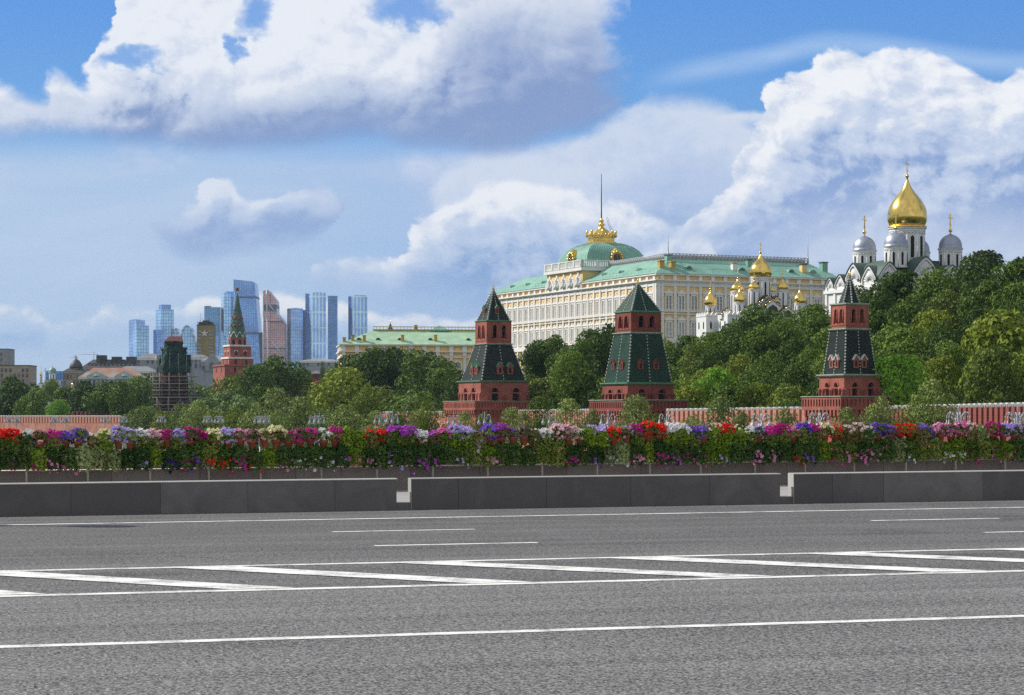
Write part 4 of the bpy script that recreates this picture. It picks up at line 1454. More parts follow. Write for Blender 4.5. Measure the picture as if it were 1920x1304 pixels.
# raised centre with ogee gables, balustrade and four-sided dome
c0, c1 = 46.4, 71.2
zb0, zb1 = ZL(509, 646), ZL(503.5, 646)
zbt = ZL(489, 646)
MB().box(-0.35, 24.5, c0, c1, z_att, zb0).build('attic_block', M['yellow'], PAL)
gab = MB()
n5 = (c1 - c0) / 5
for i in range(5):
    c = c0 + (i + 0.5) * n5
    zs = z_att + 0.3
    h = zb0 - zs - 0.2
    og = [(-n5 * 0.46, 0), (n5 * 0.46, 0), (n5 * 0.46, h * 0.30), (n5 * 0.44, h * 0.46), (n5 * 0.33, h * 0.62), (n5 * 0.15, h * 0.76), (0.1, h), (-0.1, h), (-n5 * 0.15, h * 0.76), (-n5 * 0.33, h * 0.62), (-n5 * 0.44, h * 0.46), (-n5 * 0.46, h * 0.30)]
    gab.extr(og, (-0.35, c, zs), (0, 1), (-1, 0), 0.0, 0.35)
    inner = [(a * 0.74, b * 0.74 + 0.25) for a, b in og]
    og2 = [(a * 0.86, b * 0.86 + 0.1) for a, b in og]
    for (a, b), (e, f_) in zip(og2, og2[1:]):
        gab.tube((-0.72, c + a, zs + b), (-0.72, c + e, zs + f_), 0.16, n=5)
    gab.lathe([(0.75, 0.4), (0.9, 1.2), (0.45, 2.0), (0.8, 2.9), (0.25, 3.9)], 8, (-0.75, c, zs + 0.2))   # carved figure in relief
    for e in (-0.28, 0.28):
        gab.lathe([(0.28, 0.3), (0.34, 1.6), (0.15, 2.2)], 6, (-0.75, c + e * n5, zs + 0.2))
    gab.extr([(n5 * 0.42, -0.2), (n5 * 0.58, -0.2), (n5 * 0.55, h * 0.5), (n5 * 0.45, h * 0.5)], (-0.35, c, zs), (0, 1), (-1, 0), 0.0, 0.5)
gab.build('ogee_gable', M['white'], PAL)
cor = MB()
cor.box(-1.2, 25.2, c0 - 0.8, c1 + 0.8, zb0, zb1)
cor.box(-0.9, 24.9, c0 - 0.5, c1 + 0.5, zb1, zb1 + 0.25)
cor.build('cornice', M['white'], PAL)
bal = MB()
zt = zbt
for (x0, y0, x1, y1) in ((-0.9, c0 - 0.5, -0.9, c1 + 0.5), (-0.9, c0 - 0.5, 24.9, c0 - 0.5)):
    L = math.hypot(x1 - x0, y1 - y0)
    n = int(L / 0.62)
    for i in range(n + 1):
        x, y = x0 + (x1 - x0) * i / n, y0 + (y1 - y0) * i / n
        big = i % 8 == 0
        bal.cbox(x, y, zb1 + 0.25, 0.7 if big else 0.26, 0.7 if big else 0.26, zt - zb1 - 0.5)
    bal.box(min(x0, x1) - 0.25, max(x0, x1) + 0.25, min(y0, y1) - 0.25, max(y0, y1) + 0.25, zt - 0.25, zt)
    bal.box(min(x0, x1) - 0.2, max(x0, x1) + 0.2, min(y0, y1) - 0.2, max(y0, y1) + 0.2, zb1 + 0.252, zb1 + 0.5)
bal.build('balustrade', M['white'], PAL)
dc = (12.3, (c0 + c1) / 2)
D_dome = 658.0
zd0, zd1 = zb1 + 0.2, ZL(457.5, D_dome)
prof = [(1.0, 0.0), (0.985, 0.14), (0.955, 0.32), (0.90, 0.52), (0.81, 0.70), (0.68, 0.85), (0.53, 0.95), (0.42, 1.0)]
dm = MB()
hd = 10.6
loops = []
for s, t in prof:
    z = zd0 + (zd1 - zd0) * t
    loops.append([(dc[0] + a * hd * s, dc[1] + b * hd * s, z) for a, b in ((-1, -1), (1, -1), (1, 1), (-1, 1))])
dm.loft(loops)
dome = dm.build('dome', M['roof_mint'], PAL)
seam = MB()                                             # standing seams of the sheet roof
for nr, al in SIDES:
    for j in range(-9, 10):
        a = j / 10
        pts = [(dc[0] + nr[0] * hd * s * 1.002 + al[0] * hd * s * a, dc[1] + nr[1] * hd * s * 1.002 + al[1] * hd * s * a, zd0 + (zd1 - zd0) * t) for s, t in prof]
        seam.path(pts, 0.05, 4)
seam.build('roof_seam', M['roof_mint'], dome)
# gilded cresting, cupola, spindle and flagpole
gold = MB()
gw = hd * 0.345
za, zb, zc, zp = zd1, ZL(444, D_dome), ZL(434, D_dome), ZL(409, D_dome)
octo = lambda r, z: [(dc[0] + r * math.cos(PI / 8 + j * PI / 4), dc[1] + r * math.sin(PI / 8 + j * PI / 4), z) for j in range(8)]
gold.loft([octo(gw * 1.32, za), octo(gw * 1.30, za + 0.5), octo(gw * 1.12, za + 0.7), octo(gw * 1.10, zb - 0.5), octo(gw * 1.24, zb - 0.35), octo(gw * 1.22, zb), octo(gw * 0.98, zb + 0.6), octo(gw * 0.72, zc - 0.2), octo(gw * 0.5, zc + 0.5), octo(gw * 0.28, zc + 0.8)])
for j in range(8):
    a = PI / 8 + j * PI / 4
    gold.lathe([(0.35, 0), (0.5, 0.4), (0.28, 1.0), (0.42, 1.5), (0.06, 2.3)], 8, (dc[0] + gw * 1.22 * math.cos(a), dc[1] + gw * 1.22 * math.sin(a), zb - 0.2))
    for k in (0.33, 0.66):
        b = a + k * PI / 4
        gold.lathe([(0.18, 0), (0.28, 0.3), (0.05, 1.0)], 6, (dc[0] + gw * 1.14 * math.cos(b), dc[1] + gw * 1.14 * math.sin(b), zb))
gold.build('gilded_cupola', M['gold_rough'], PAL)
hs_ = zp - zc
MB().lathe([(1.5, 0.3), (1.1, hs_ * 0.12), (1.35, hs_ * 0.2), (0.7, hs_ * 0.30), (0.5, hs_ * 0.36), (1.15, hs_ * 0.50), (0.55, hs_ * 0.62), (0.45, hs_ * 0.68), (0.85, hs_ * 0.78), (0.35, hs_ * 0.9), (0.3, hs_)], 14, (dc[0], dc[1], zc)).build('gilded_spindle', M['gold_rough'], PAL)
MB().tube((dc[0], dc[1], zp), (dc[0], dc[1], ZL(326, D_dome)), 0.20, 0.10, 8).build('flagpole', M['dark_metal'], PAL)
lad = MB()
for e in (-0.25, 0.25):
    lad.tube((dc[0] + 2.6 + e, dc[1] - 2.6, zb + 0.5), (dc[0] + 1.2 + e, dc[1] - 1.2, zp + 0.3), 0.05, n=4)
lad.build('ladder', M['dark_metal'], PAL)
for (nx, ny) in ((-1, 0), (0, -1)):                     # gilded clock frames on the dome
    zc_ = zd0 + (zd1 - zd0) * 0.40
    rr = 1.95
    ox, oy = dc[0] + nx * hd * 0.93, dc[1] + ny * hd * 0.93
    al = (1, 0) if ny else (0, 1)
    fr = MB()
    ring = []
    for j in range(28):
        a = 2 * PI * j / 28
        q = rr * (1.0 + 0.13 * math.cos(6 * a) + 0.16 * max(0, math.sin(a)) ** 4)
        ring.append((q * math.cos(a), q * math.sin(a)))
    fr.extr(ring, (ox, oy, zc_), al, (nx, ny), -1.3, 0.55)
    for j in range(12):
        a = 2 * PI * j / 12
        fr.lathe([(0.36, -0.36), (0.46, 0), (0.1, 0.42)], 8, (ox + nx * 0.7 + al[0] * rr * 0.92 * math.cos(a), oy + ny * 0.7 + al[1] * rr * 0.92 * math.cos(a), zc_ + rr * 0.92 * math.sin(a)))
    fo = fr.build('clock_frame', M['gold_rough'], PAL)
    dk = MB().extr([(1.25 * math.cos(2 * PI * j / 24), 1.25 * math.sin(2 * PI * j / 24)) for j in range(24)], (ox, oy, zc_), al, (nx, ny), 0.55, 0.62)
    dk.build('clock_dial', M['dark_metal'], fo)
    hnd = MB()
    for (a, l) in ((PI / 2, 1.0), (-0.4, 0.7)):
        hnd.tube((ox + nx * 0.66, oy + ny * 0.66, zc_), (ox + nx * 0.66 + al[0] * l * math.cos(a), oy + ny * 0.66 + al[1] * l * math.cos(a), zc_ + l * math.sin(a)), 0.07, n=4)
    hnd.build('clock_hand', M['gold'], fo)
    MB().extr([(a * 0.55, 0) for a in (-1, 1)] + [(0.5, 0.6), (0, 1.1), (-0.5, 0.6)], (ox, oy, zc_ + rr * 0.9), al, (nx, ny), -1.2, 0.2).build('clock_crest', M['gold_rough'], fo)
hole = MB().extr([(0.6 * math.cos(2 * PI * j / 16), 0.6 * math.sin(2 * PI * j / 16)) for j in range(16)], (5.2, c0, zb0 - 2.6), (1, 0), (0, -1), 0.0, 0.06)
hole.build('round_window', M['dark_open'], PAL)


# ------------------------------------------------------------------ cathedrals
def cross(mb, c, z0, h, w):
    t = h * 0.028
    mb.box(c[0] - t, c[0] + t, c[1] - t, c[1] + t, z0, z0 + h)
    for f, k in ((0.74, 1.0), (0.88, 0.45)):
        mb.tube((c[0] - w * k / 2 * 0.9, c[1] - w * k / 2 * 0.42, z0 + h * f), (c[0] + w * k / 2 * 0.9, c[1] + w * k / 2 * 0.42, z0 + h * f), t, n=4)
    mb.tube((c[0] - w * 0.25, c[1] - w * 0.1, z0 + h * 0.34), (c[0] + w * 0.25, c[1] + w * 0.1, z0 + h * 0.24), t * 0.8, n=4)
    for e in (-1, 1):
        mb.lathe([(0.0, -t * 1.6), (t * 1.8, 0), (0.0, t * 1.6)], 6, (c[0] + e * w * 0.45, c[1] + e * w * 0.2, z0 + h * 0.74), cap=False)
    mb.lathe([(0.0, 0), (t * 1.8, t * 1.6), (0.0, t * 3.2)], 6, (c[0], c[1], z0 + h - t), cap=False)


ONION = [(0.80, 0.0), (0.90, 0.05), (0.985, 0.14), (1.0, 0.22), (0.975, 0.32), (0.89, 0.43), (0.74, 0.54), (0.55, 0.64), (0.37, 0.73), (0.235, 0.81), (0.145, 0.89), (0.075, 0.96), (0.045, 1.0)]
HELM = [(1.10, -0.02), (1.0, 0.03), (1.0, 0.16), (0.965, 0.34), (0.87, 0.53), (0.71, 0.70), (0.50, 0.83), (0.28, 0.91), (0.12, 0.96), (0.07, 1.0)]


def cupola(root, c, zd, rd, zo, r, ztip, zcross, prof, m, slits, seg=40, arc=True, finial=True):
    """Drum from zd to zo, dome of radius r to ztip, ball and cross up to zcross (heights above the root)."""
    dr = MB()
    dr.lathe([(rd, zd), (rd, zo - rd * 0.28), (rd * 1.04, zo - rd * 0.26), (rd * 1.04, zo - rd * 0.14), (rd * 1.1, zo - rd * 0.10), (rd * 1.1, zo)], seg, (c[0], c[1], 0), smooth=False)
    n = slits
    for j in range(n):
        a = 2 * PI * (j + 0.5) / n
        dr.tube((c[0] + rd * math.cos(a), c[1] + rd * math.sin(a), zd), (c[0] + rd * math.cos(a), c[1] + rd * math.sin(a), zo - rd * 0.42), rd * 0.045, n=5)
        if arc:
            for q in range(3):
                b0, b1 = a + 2 * PI / n * q / 3, a + 2 * PI / n * (q + 1) / 3
                pts = [(c[0] + rd * 1.01 * math.cos(b0 + (b1 - b0) * t / 5), c[1] + rd * 1.01 * math.sin(b0 + (b1 - b0) * t / 5), zo - rd * 0.42 + rd * 0.10 * math.sin(PI * t / 5)) for t in range(6)]
                dr.path(pts, rd * 0.03, 4)
    drum = dr.build('drum', M['white_cool'], root)
    H = zo - zd
    for j in range(n):
        a = 2 * PI * j / n
        w = min(rd * 0.20, 0.9)
        u, nn = (-math.sin(a), math.cos(a)), (math.cos(a), math.sin(a))
        z0_, z1_ = zd + H * 0.12, zo - rd * 0.62
        P = [(-w / 2, z0_), (w / 2, z0_), (w / 2, z1_), (0, z1_ + w / 2), (-w / 2, z1_)]
        MB().extr(P, (c[0], c[1], 0), u, nn, rd - 0.15, rd + 0.05).build('window', M['dark_open'], drum)
    h = ztip - zo
    d = MB().lathe([(r * p, zo + h * t) for p, t in prof], seg, (c[0], c[1], 0)).build('onion_dome' if prof is ONION else 'helmet_dome', m, root)
    if finial:
        f = MB()
        hh = zcross - ztip
        b = hh * 0.11
        f.lathe([(r * 0.05, ztip - 0.1), (r * 0.04, ztip + hh * 0.05), (b * 0.5, ztip + hh * 0.07), (b, ztip + hh * 0.16), (b * 0.5, ztip + hh * 0.25), (0.05, ztip + hh * 0.27)], 10, (c[0], c[1], 0))
        cross(f, c, ztip + hh * 0.24, hh * 0.76, hh * 0.40)
        f.build('cross', M['gold'], root)
    return d


def half_round(w, h, n=14):
    out = [(w / 2, 0)]
    for j in range(n + 1):
        t = 1 - 2 * j / n
        out.append((w / 2 * t, h * (0.22 + 0.78 * (0.62 * math.cos(PI * t / 2) + 0.38 * (1 - abs(t))))))
    return out + [(-w / 2, 0)]


# cathedral with silver domes round a gilded onion
DA, AA = 497.0, R(24.8)
ca = Vector((XP(1701, DA), DA))
za_ = 18.0
ARC = thing('cathedral', 'white cathedral with one big gilded onion dome among four silver helmet domes', 'cathedral', (ca.x, ca.y, za_), AA)
ZA = lambda y: ZP(y, DA) - za_
EL, SL = 31.0, 21.0                                    # east and south lengths
zs_ = ZA(541)
body = MB().box(-EL / 2, EL / 2, -SL / 2, SL / 2, -16, zs_)
body.build('wall', M['white_cool'], ARC)
zak, shell, zroof = MB(), MB(), MB()


def zakomara(o, u, n, w, h, depth):
    P = half_round(w, h)
    zak.extr([(x * 1.0, y) for x, y in P], o, u, n, -0.8, 0.0)
    R1, R2 = [(x * 0.985, y * 0.985) for x, y in P], [(x * 0.86, y * 0.86) for x, y in P[::-1]]
    zak.extr(R1 + R2, o, u, n, 0.0, 0.4)
    for j in range(1, 14):                              # scallop ribs of the shell
        a = PI * j / 14
        p0, p1 = (w * 0.10 * math.cos(a), h * 0.10 * math.sin(a) + 0.05), (w / 2 * 0.74 * math.cos(a), h * 0.72 * math.sin(a))
        q = lambda p: (o[0] + u[0] * p[0] + n[0] * 0.03, o[1] + u[1] * p[0] + n[1] * 0.03, o[2] + p[1])
        shell.tube(q(p0), q(p1), 0.05, 0.05 + w * 0.028, 5)
    zroof.extr([(x * 1.06, y * 1.05 + 0.02) for x, y in P] + [(x * 1.0, y + 0.015) for x, y in P[::-1]], o, u, n, -depth, 0.55)


widths_s = [3.9, 4.6, 6.4, 6.1]                         # along the south front, from the far end towards the near corner
a = SL / 2
for w, dz in zip(widths_s, (-0.6, 0.2, 2.4, 1.0)):
    zakomara((-EL / 2, a - w / 2, zs_ + max(0, dz) * 0.55), (0, 1), (-1, 0), w * 0.98, w * 0.56 + 0.3, 7.0)
    if dz > 0:
        zak.box(-EL / 2, -EL / 2 + 0.8, a - w, a, zs_, zs_ + dz * 0.55)
    a -= w
a = -EL / 2
for a, w, dz, h in ((-15.5, 6.1, 1.0, 4.0), (-6.0, 7.0, 2.2, 4.3), (1.6, 6.4, 1.0, 3.8), (8.6, 6.6, 0.4, 3.6)):
    zakomara((a + w / 2, -SL / 2, zs_ + dz), (1, 0), (0, -1), w * 0.97, h, 8.0)
    zak.box(a + 0.02, a + w - 0.02, -SL / 2 + 0.001, -SL / 2 + 0.8, zs_, zs_ + dz)
zak.build('gable', M['white_cool'], ARC)
shell.build('shell_rib', M['white_cool'], ARC)
zroof.build('gable_roof', M['roof_dark'], ARC)
MB().frustum(EL - 1, zs_, EL * 0.5, zs_ + 6.2, SL - 1, SL * 0.5).build('roof', M['roof_dark'], ARC)
pl = MB()
for a in (-SL / 2 + 0.4, SL / 2 - 0.4, SL / 2 - 3.9, SL / 2 - 8.5, SL / 2 - 14.9):
    pl.box(-EL / 2 - 0.3, -EL / 2, a - 0.4, a + 0.4, -2, zs_ + 0.3)
for a in (-EL / 2 + 0.4, -EL / 2 + 6.1, -EL / 2 + 9.5, EL / 2 - 0.4):
    pl.box(a - 0.4, a + 0.4, -SL / 2 - 0.3, -SL / 2, -2, zs_ + 0.3)
pl.box(-EL / 2 - 0.45, EL / 2 + 0.45, -SL / 2 - 0.45, -SL / 2, zs_ - 1.2, zs_ - 0.5)
pl.box(-EL / 2 - 0.45, -EL / 2, -SL / 2, SL / 2 + 0.45, zs_ - 1.2, zs_ - 0.5)
pl.build('pilaster', M['white_cool'], ARC)
cupola(ARC, (0, 0), ZA(500), 4.04, ZA(427), 4.62, ZA(336), ZA(301), ONION, M['gold'], 10, 56)
MB().lathe([(4.35, ZA(428) - 0.2), (4.5, ZA(428)), (4.5, ZA(428) + 0.35), (4.2, ZA(428) + 0.4)], 40).build('cornice', M['gold_rough'], ARC)
for (ex, ey) in ((-7.6, 6.3), (-7.6, -6.3), (7.6, 6.3), (7.6, -6.3)):
    cupola(ARC, (ex, ey), ZA(508), 2.62, ZA(468), 2.68, ZA(440), ZA(404), HELM, M['silver'], 8, 36)

# small cathedral with nine gilded domes before the palace
DN = 560.0
cn = Vector((XP(1426, DN), DN))
zn_ = 19.0
ANN = thing('cathedral', 'small white cathedral with a cluster of gilded onion domes before the palace', 'cathedral', (cn.x, cn.y, zn_), R(24.8))
ZN = lambda y: ZP(y, DN) - zn_
un = rot2(R(-24.8))


def nloc(px, dd):
    return un((px - 1426) / F * DN + dd * (px - 960) / F, dd)


kx = DN / F
cupola(ANN, (0, 0), ZN(585), 2.45, ZN(520.5), 3.05, ZN(477), ZN(455), ONION, M['gold'], 8, 36)
for px, rp, tip, zo, zd, zc, rd, dd in ((1383, 13.3, 523, 546, 592, 505, 13.4 * 0.95, 3.0), (1414, 10.8, 527, 544, 580, 508, 10.6, -3.0), (1387, 11, 544, 570, 596, 527, 9.2, -6.0), (1468, 11, 524, 545, 585, 506, 10.5, -2.5),
                                        (1499.5, 12.0, 543, 569, 600, 527, 9.5, 1.5), (1332, 12.2, 545, 574, 603, 529, 9.2, -1.0), (1446, 9.0, 534, 546, 585, 518, 8.5, 5.0)):
    cupola(ANN, nloc(px, dd), ZN(zd), rd * kx, ZN(zo), rp * kx, ZN(tip), ZN(zc), ONION, M['gold'], 6, 24)
ab = MB().box(-7.5, 9.5, -6.5, 7.5, -18, ZN(603))
ab.box(-10.0, -7.5, -5, 6, -18, ZN(608))
ab.build('wall', M['white_cool'], ANN)
gal = MB()
g0 = nloc(1331, -1.0)
gal.cbox(g0[0], g0[1], -3, 5.2, 5.2, ZN(595) + 3)
g1 = nloc(1372, -6.0)
gal.cbox(g1[0], g1[1], -3, 5.5, 5.0, ZN(594) + 3)
for g, w in ((g0, 5.2), (g1, 5.2)):
    for nr, al in SIDES[:2]:
        for j in range(4):
            c = (j + 0.5) / 4 * w - w / 2
            gal.extr([(-0.6, 0), (0.6, 0), (0.55, 0.5), (0, 1.1), (-0.55, 0.5)], (g[0] + nr[0] * w / 2 + al[0] * c, g[1] + nr[1] * w / 2 + al[1] * c, ZN(595)), al, nr, -0.4, 0.12)
gal = gal.build('gallery', M['white_cool'], ANN)
wn = MB()
for g, w in ((g0, 5.2), (g1, 5.5)):
    for nr, al in SIDES[:2]:
        for c in (-1.2, 1.2):
            wn.extr([(-0.25, -3.2), (0.25, -3.2), (0.25, -1.6), (0, -1.3), (-0.25, -1.6)], (g[0] + nr[0] * w / 2 + al[0] * c, g[1] + nr[1] * w / 2 + al[1] * c, ZN(595)), al, nr, -0.1, 0.05)
wn.build('gallery_opening', M['dark_open'], gal)
MB().frustum(5.0, 0, 1.6, 1.4).build('gallery_roof', M['gold'], ANN, (g0[0], g0[1], ZN(595) + 0.3))
kk, kg, kd = MB(), MB(), MB()
for px, yb, w, dd in ((1449, 585, 6.2, -6.9), (1478, 590, 4.6, -6.4), (1440, 572, 5.0, -4.5), (1366, 592, 4.2, -6.6), (1400, 592, 4.6, -6.6), (1458, 574, 5.0, -4.0)):
    o2 = nloc(px, dd)
    o = (o2[0], o2[1], ZN(yb) - 1.2)
    h = w * 0.62
    og = [(-w / 2, 0), (w / 2, 0), (w / 2, h * 0.35), (w * 0.40, h * 0.62), (w * 0.2, h * 0.8), (0, h * 1.06), (-w * 0.2, h * 0.8), (-w * 0.40, h * 0.62), (-w / 2, h * 0.35)]
    kk.extr(og, o, (1, 0), (0, -1), -1.6, 0.0)
    rim = og[2:]
    for p, q in zip(rim, rim[1:]):
        kg.tube((o[0] + p[0], o[1] - 0.12, o[2] + p[1]), (o[0] + q[0], o[1] - 0.12, o[2] + q[1]), 0.16, n=5)
    kd.extr([(-w * 0.30, 0.1), (w * 0.30, 0.1), (w * 0.22, h * 0.5), (0, h * 0.72), (-w * 0.22, h * 0.5)], o, (1, 0), (0, -1), 0.0, 0.07)
    kd.extr([(x * 1.06, y * 1.04 + 0.2) for x, y in og[2:]] + [(x, y + 0.2) for x, y in og[2:][::-1]], o, (1, 0), (0, -1), -2.6, -0.3)
kk.build('ogee_gable', M['white_cool'], ANN)
kg.build('gilded_rim', M['gold'], ANN)
kd.build('dark_gable_roof', M['dark_metal'], ANN)


# ------------------------------------------------------------------ far skyline: glass towers
def glass_block(root, name, m, x0, x1, y0, y1, z0, z1, top_cut=0.0):
    """Block in local coordinates; top_cut lowers the top at x1."""
    mb = MB()
    mb.loft([[(x0, y0, z0), (x1, y0, z0), (x1, y1, z0), (x0, y1, z0)], [(x0, y0, z1), (x1, y0, z1 - top_cut), (x1, y1, z1 - top_cut), (x0, y1, z1)]])
    return mb.build(name, m, root)


DC = 5500.0
KC = DC / F
GL = {
    'blue': glass_mat('blue_glass', (0.149, 0.326, 0.760), (0.253, 0.488, 0.950), 6.0, 4.2, (0.075, 0.163, 0.400)),
    'pale': glass_mat('pale_blue_glass', (0.327, 0.602, 0.950), (0.506, 0.792, 0.950), 7.0, 8.4, (0.149, 0.310, 0.600)),
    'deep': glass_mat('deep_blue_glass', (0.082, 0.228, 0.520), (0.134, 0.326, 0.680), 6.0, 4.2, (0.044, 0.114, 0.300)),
    'teal': glass_mat('teal_glass', (0.105, 0.277, 0.500), (0.178, 0.391, 0.660), 6.0, 4.2, (0.044, 0.147, 0.280)),
    'copper': glass_mat('copper_glass', (0.74, 0.36, 0.33), (0.85, 0.45, 0.41), 5.0, 6.0, (0.26, 0.14, 0.15), metal=0.5, rough=0.25),
    'grey': glass_mat('grey_blue_glass', (0.297, 0.472, 0.860), (0.416, 0.619, 0.950), 5.0, 9.0, (0.164, 0.277, 0.560)),
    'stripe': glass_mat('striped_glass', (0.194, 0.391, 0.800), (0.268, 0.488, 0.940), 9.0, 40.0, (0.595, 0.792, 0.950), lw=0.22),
}
M['city_line'] = mat('pale_steel', (0.62, 0.66, 0.72), 0.4, 0.3, var=0.1)
M['city_band'] = mat('plant_floor_louvre', (0.05, 0.08, 0.13), 0.5, 0.2, var=0.2)
CITY_A = R(24)


def city(label, px0, px1, top, bottom=700, D=DC, ang=CITY_A):
    """Root of a far tower centred between two photo columns, standing on the plain; returns root, width, height."""
    cx = (px0 + px1) / 2
    root = thing('skyscraper', label, 'skyscraper', (XP(cx, D), D, GROUND - 6), 0, 'glass skyscrapers of the far business district')
    return root, (px1 - px0) * D / F, ZP(top, D) - GROUND + 6


def turned(root, name, m, w, z0, z1, split=0.4, off=0.0, depth=None):
    """Rectangular block seen corner-on: `split` is the share of its apparent width taken by its sunlit left face."""
    a = math.atan(split / (1 - split))
    wr, wl = w * (1 - split) / math.cos(a), w * split / math.sin(a)
    mb = MB().loft([[(-wr / 2, -wl / 2, z), (wr / 2, -wl / 2, z), (wr / 2, wl / 2, z), (-wr / 2, wl / 2, z)] for z in (z0, z1)])
    return mb.build(name, m, root, (off, 0, 0), a)


zc_ = lambda y, D=DC: ZP(y, D) - GROUND + 6
r, w, h = city('twin slab of banded pale glass, lowest and leftmost of the far towers', 242, 284, 601)
turned(r, 'tower_slab', GL['grey'], 27 * KC, 0, zc_(601), 0.45, -8 * KC)
turned(r, 'tower_slab', GL['pale'], 31 * KC, 0, zc_(612), 0.30, 5.5 * KC).location.y = -30
turned(r, 'plant_floor', M['city_band'], 20 * KC, zc_(601), zc_(600), 0.45, -8 * KC)
turned(r, 'plant_floor', GL['grey'], 22 * KC, zc_(612), zc_(602), 0.30, 2.5 * KC).location.y = -30
r, w, h = city('grey blue glass tower with a narrower block on its roof', 291, 327, 572)
turned(r, 'tower_slab', GL['pale'], 35 * KC, 0, zc_(581), 0.38)
turned(r, 'roof_block', GL['blue'], 24 * KC, zc_(581), zc_(572), 0.35)
turned(r, 'podium', GL['blue'], 22 * KC, 0, zc_(620), 0.4, -6 * KC).location.y = -40
# two leaning arch towers
r, w, h = city('low glass building framed by white arches', 320, 371, 611)
for x, wd, top, lean in ((-14, 20, 616, -4), (6, 34, 611, 9)):
    n = 12
    prof = []
    for j in range(n + 1):
        a = PI * j / n
        prof.append((x + wd / 2 * math.cos(a) + (lean if j < n / 2 else 0) * (1 - math.sin(a)), math.sin(a)))
    ht = zc_(top)
    P = [((px) * KC, ht * (0.55 + 0.45 * t) if 0 < j < n else ht * 0.55) for j, (px, t) in enumerate(prof)]
    P = P + [((x - wd / 2) * KC, 0), ((x + wd / 2 + lean) * KC, 0)]
    MB().extr(P, (0, 0, 0), (1, 0), (0, -1), -45, 10).build('arched_block', GL['pale'], r)
    rim = MB()
    for (a, b), (c, d) in zip(P[:n], P[1:n + 1]):
        rim.tube((a, -12, b), (c, -12, d), 2.4, n=4)
    rim.build('arch_rim', M['city_line'], r)
r, w, h = city('dark teal glass tower behind the camouflage wrapped block', 381, 416, 575)
turned(r, 'tower_slab', GL['teal'], 34 * KC, 0, zc_(577), 0.12)
turned(r, 'roof_block', M['city_band'], 14 * KC, zc_(577), zc_(574.5), 0.3, -9 * KC)
turned(r, 'podium', GL['blue'], 16 * KC, 0, zc_(632), 0.2, 8 * KC).location.y = -40
r, w, h = city('pale glass tower left of the tallest skyscraper, half hidden by the spire', 413, 450, 548)
turned(r, 'tower_slab', GL['pale'], 37 * KC, 0, zc_(551), 0.25)
turned(r, 'roof_block', GL['grey'], 26 * KC, zc_(551), zc_(547.5), 0.3)
sail = [(-18 * KC, 0), (-2 * KC, 0), (-3 * KC, zc_(655)), (-7 * KC, zc_(630)), (-11 * KC, zc_(622)), (-15 * KC, zc_(650))]
MB().extr(sail, (0, -40, 0), (1, 0), (0, -1), -20, 12).build('curved_wing', GL['pale'], r)
# tallest: convex flank, curved sloping crown
r, w, h = city('tallest blue glass skyscraper with curved sloping crown and bulging flank', 442, 490, 526, 700)
x0 = -24 * KC


def edge_x(y):
    t = (y - 530) / 150
    return (480 - 466 + 11 * t ** 0.8) * KC if t > 0 else 14 * KC


pts = [(x0, 0), (27 * KC, 0)] + [(edge_x(y), zc_(y)) for y in (690, 660, 630, 600, 570, 545, 534)] + [(12 * KC, zc_(530.5)), (7 * KC, zc_(529)), (0, zc_(528.5)), (-8 * KC, zc_(527.8)), (x0, zc_(526))]
MB().extr(pts, (0, 0, 0), (1, 0), (0, -1), -35, 35).build('tower_slab', GL['blue'], r)
for y in (559, 626):
    MB().box(x0 - 1, edge_x(y) + 1, -36, 36, zc_(y + 1.6), zc_(y - 1.6)).build('plant_floor', M['city_band'], r)
MB().extr([(x0 - 0.5, 0), (x0 + 6 * KC, 0), (x0 + 4 * KC, zc_(560)), (x0 - 0.5, zc_(526))], (0, -35, 0), (1, 0), (0, -1), -4, 6).build('edge_wing', GL['grey'], r)
r, w, h = city('short pale glass block right of the tallest skyscraper', 487, 496, 624)
turned(r, 'tower_slab', GL['pale'], 9 * KC, 0, zc_(625), 0.3)
turned(r, 'roof_block', GL['grey'], 6 * KC, zc_(625), zc_(623.5), 0.3)
# copper tower stepping down in curves
r, w, h = city('copper coloured glass skyscraper with a pointed top and slanting shoulder', 496, 538, 544)
cx = 517
Q = lambda px, y: ((px - cx) * KC, zc_(y))
MB().extr([Q(496, 800), Q(498, 800), Q(538, 800), Q(537, 640), Q(536.5, 608), Q(533, 602), Q(521, 588), Q(520.5, 566), Q(518, 562), Q(509, 551), Q(508, 640)], (0, 0, 0), (1, 0), (0, -1), -40, 25).build('tower_slab', GL['copper'], r)
MB().extr([Q(495.5, 800), Q(508, 800), Q(508.5, 548), Q(503, 544.5), Q(497, 547)], (0, 0, 0), (1, 0), (0, -1), -30, 34).build('edge_wing', GL['copper'], r)
MB().extr([Q(497.2, 584), Q(497.2, 573), Q(520.8, 573), Q(520.8, 584)], (0, 0, 0), (1, 0), (0, -1), -41, 35.5).build('plant_floor', M['city_band'], r)
ln = MB()
for a, b in (((503, 545), (507.5, 800)), ((497, 547), (496, 800)), ((508, 573), (520, 588)), ((520, 588), (536.5, 608)), ((512, 640), (537, 672)), ((496, 640), (507, 632))):
    p, q = Q(*a), Q(*b)
    ln.tube((p[0], -38, p[1]), (q[0], -38, q[1]), 1.7, n=4)
ln.build('steel_edge', M['city_line'], r)
for y in (604, 654):
    MB().extr([Q(497, y + 1), Q(536.3 if y > 610 else 533, y + 1), Q(536.3 if y > 610 else 533, y - 0.8), Q(497, y - 0.8)], (0, 0, 0), (1, 0), (0, -1), 25.2, 35.2).build('plant_floor', M['city_band'], r)
r, w, h = city('plain grey blue tower between the copper one and the widest pair', 538, 573, 578)
turned(r, 'tower_slab', GL['grey'], 31 * KC, 0, zc_(579), 0.30, -2.3 * KC)
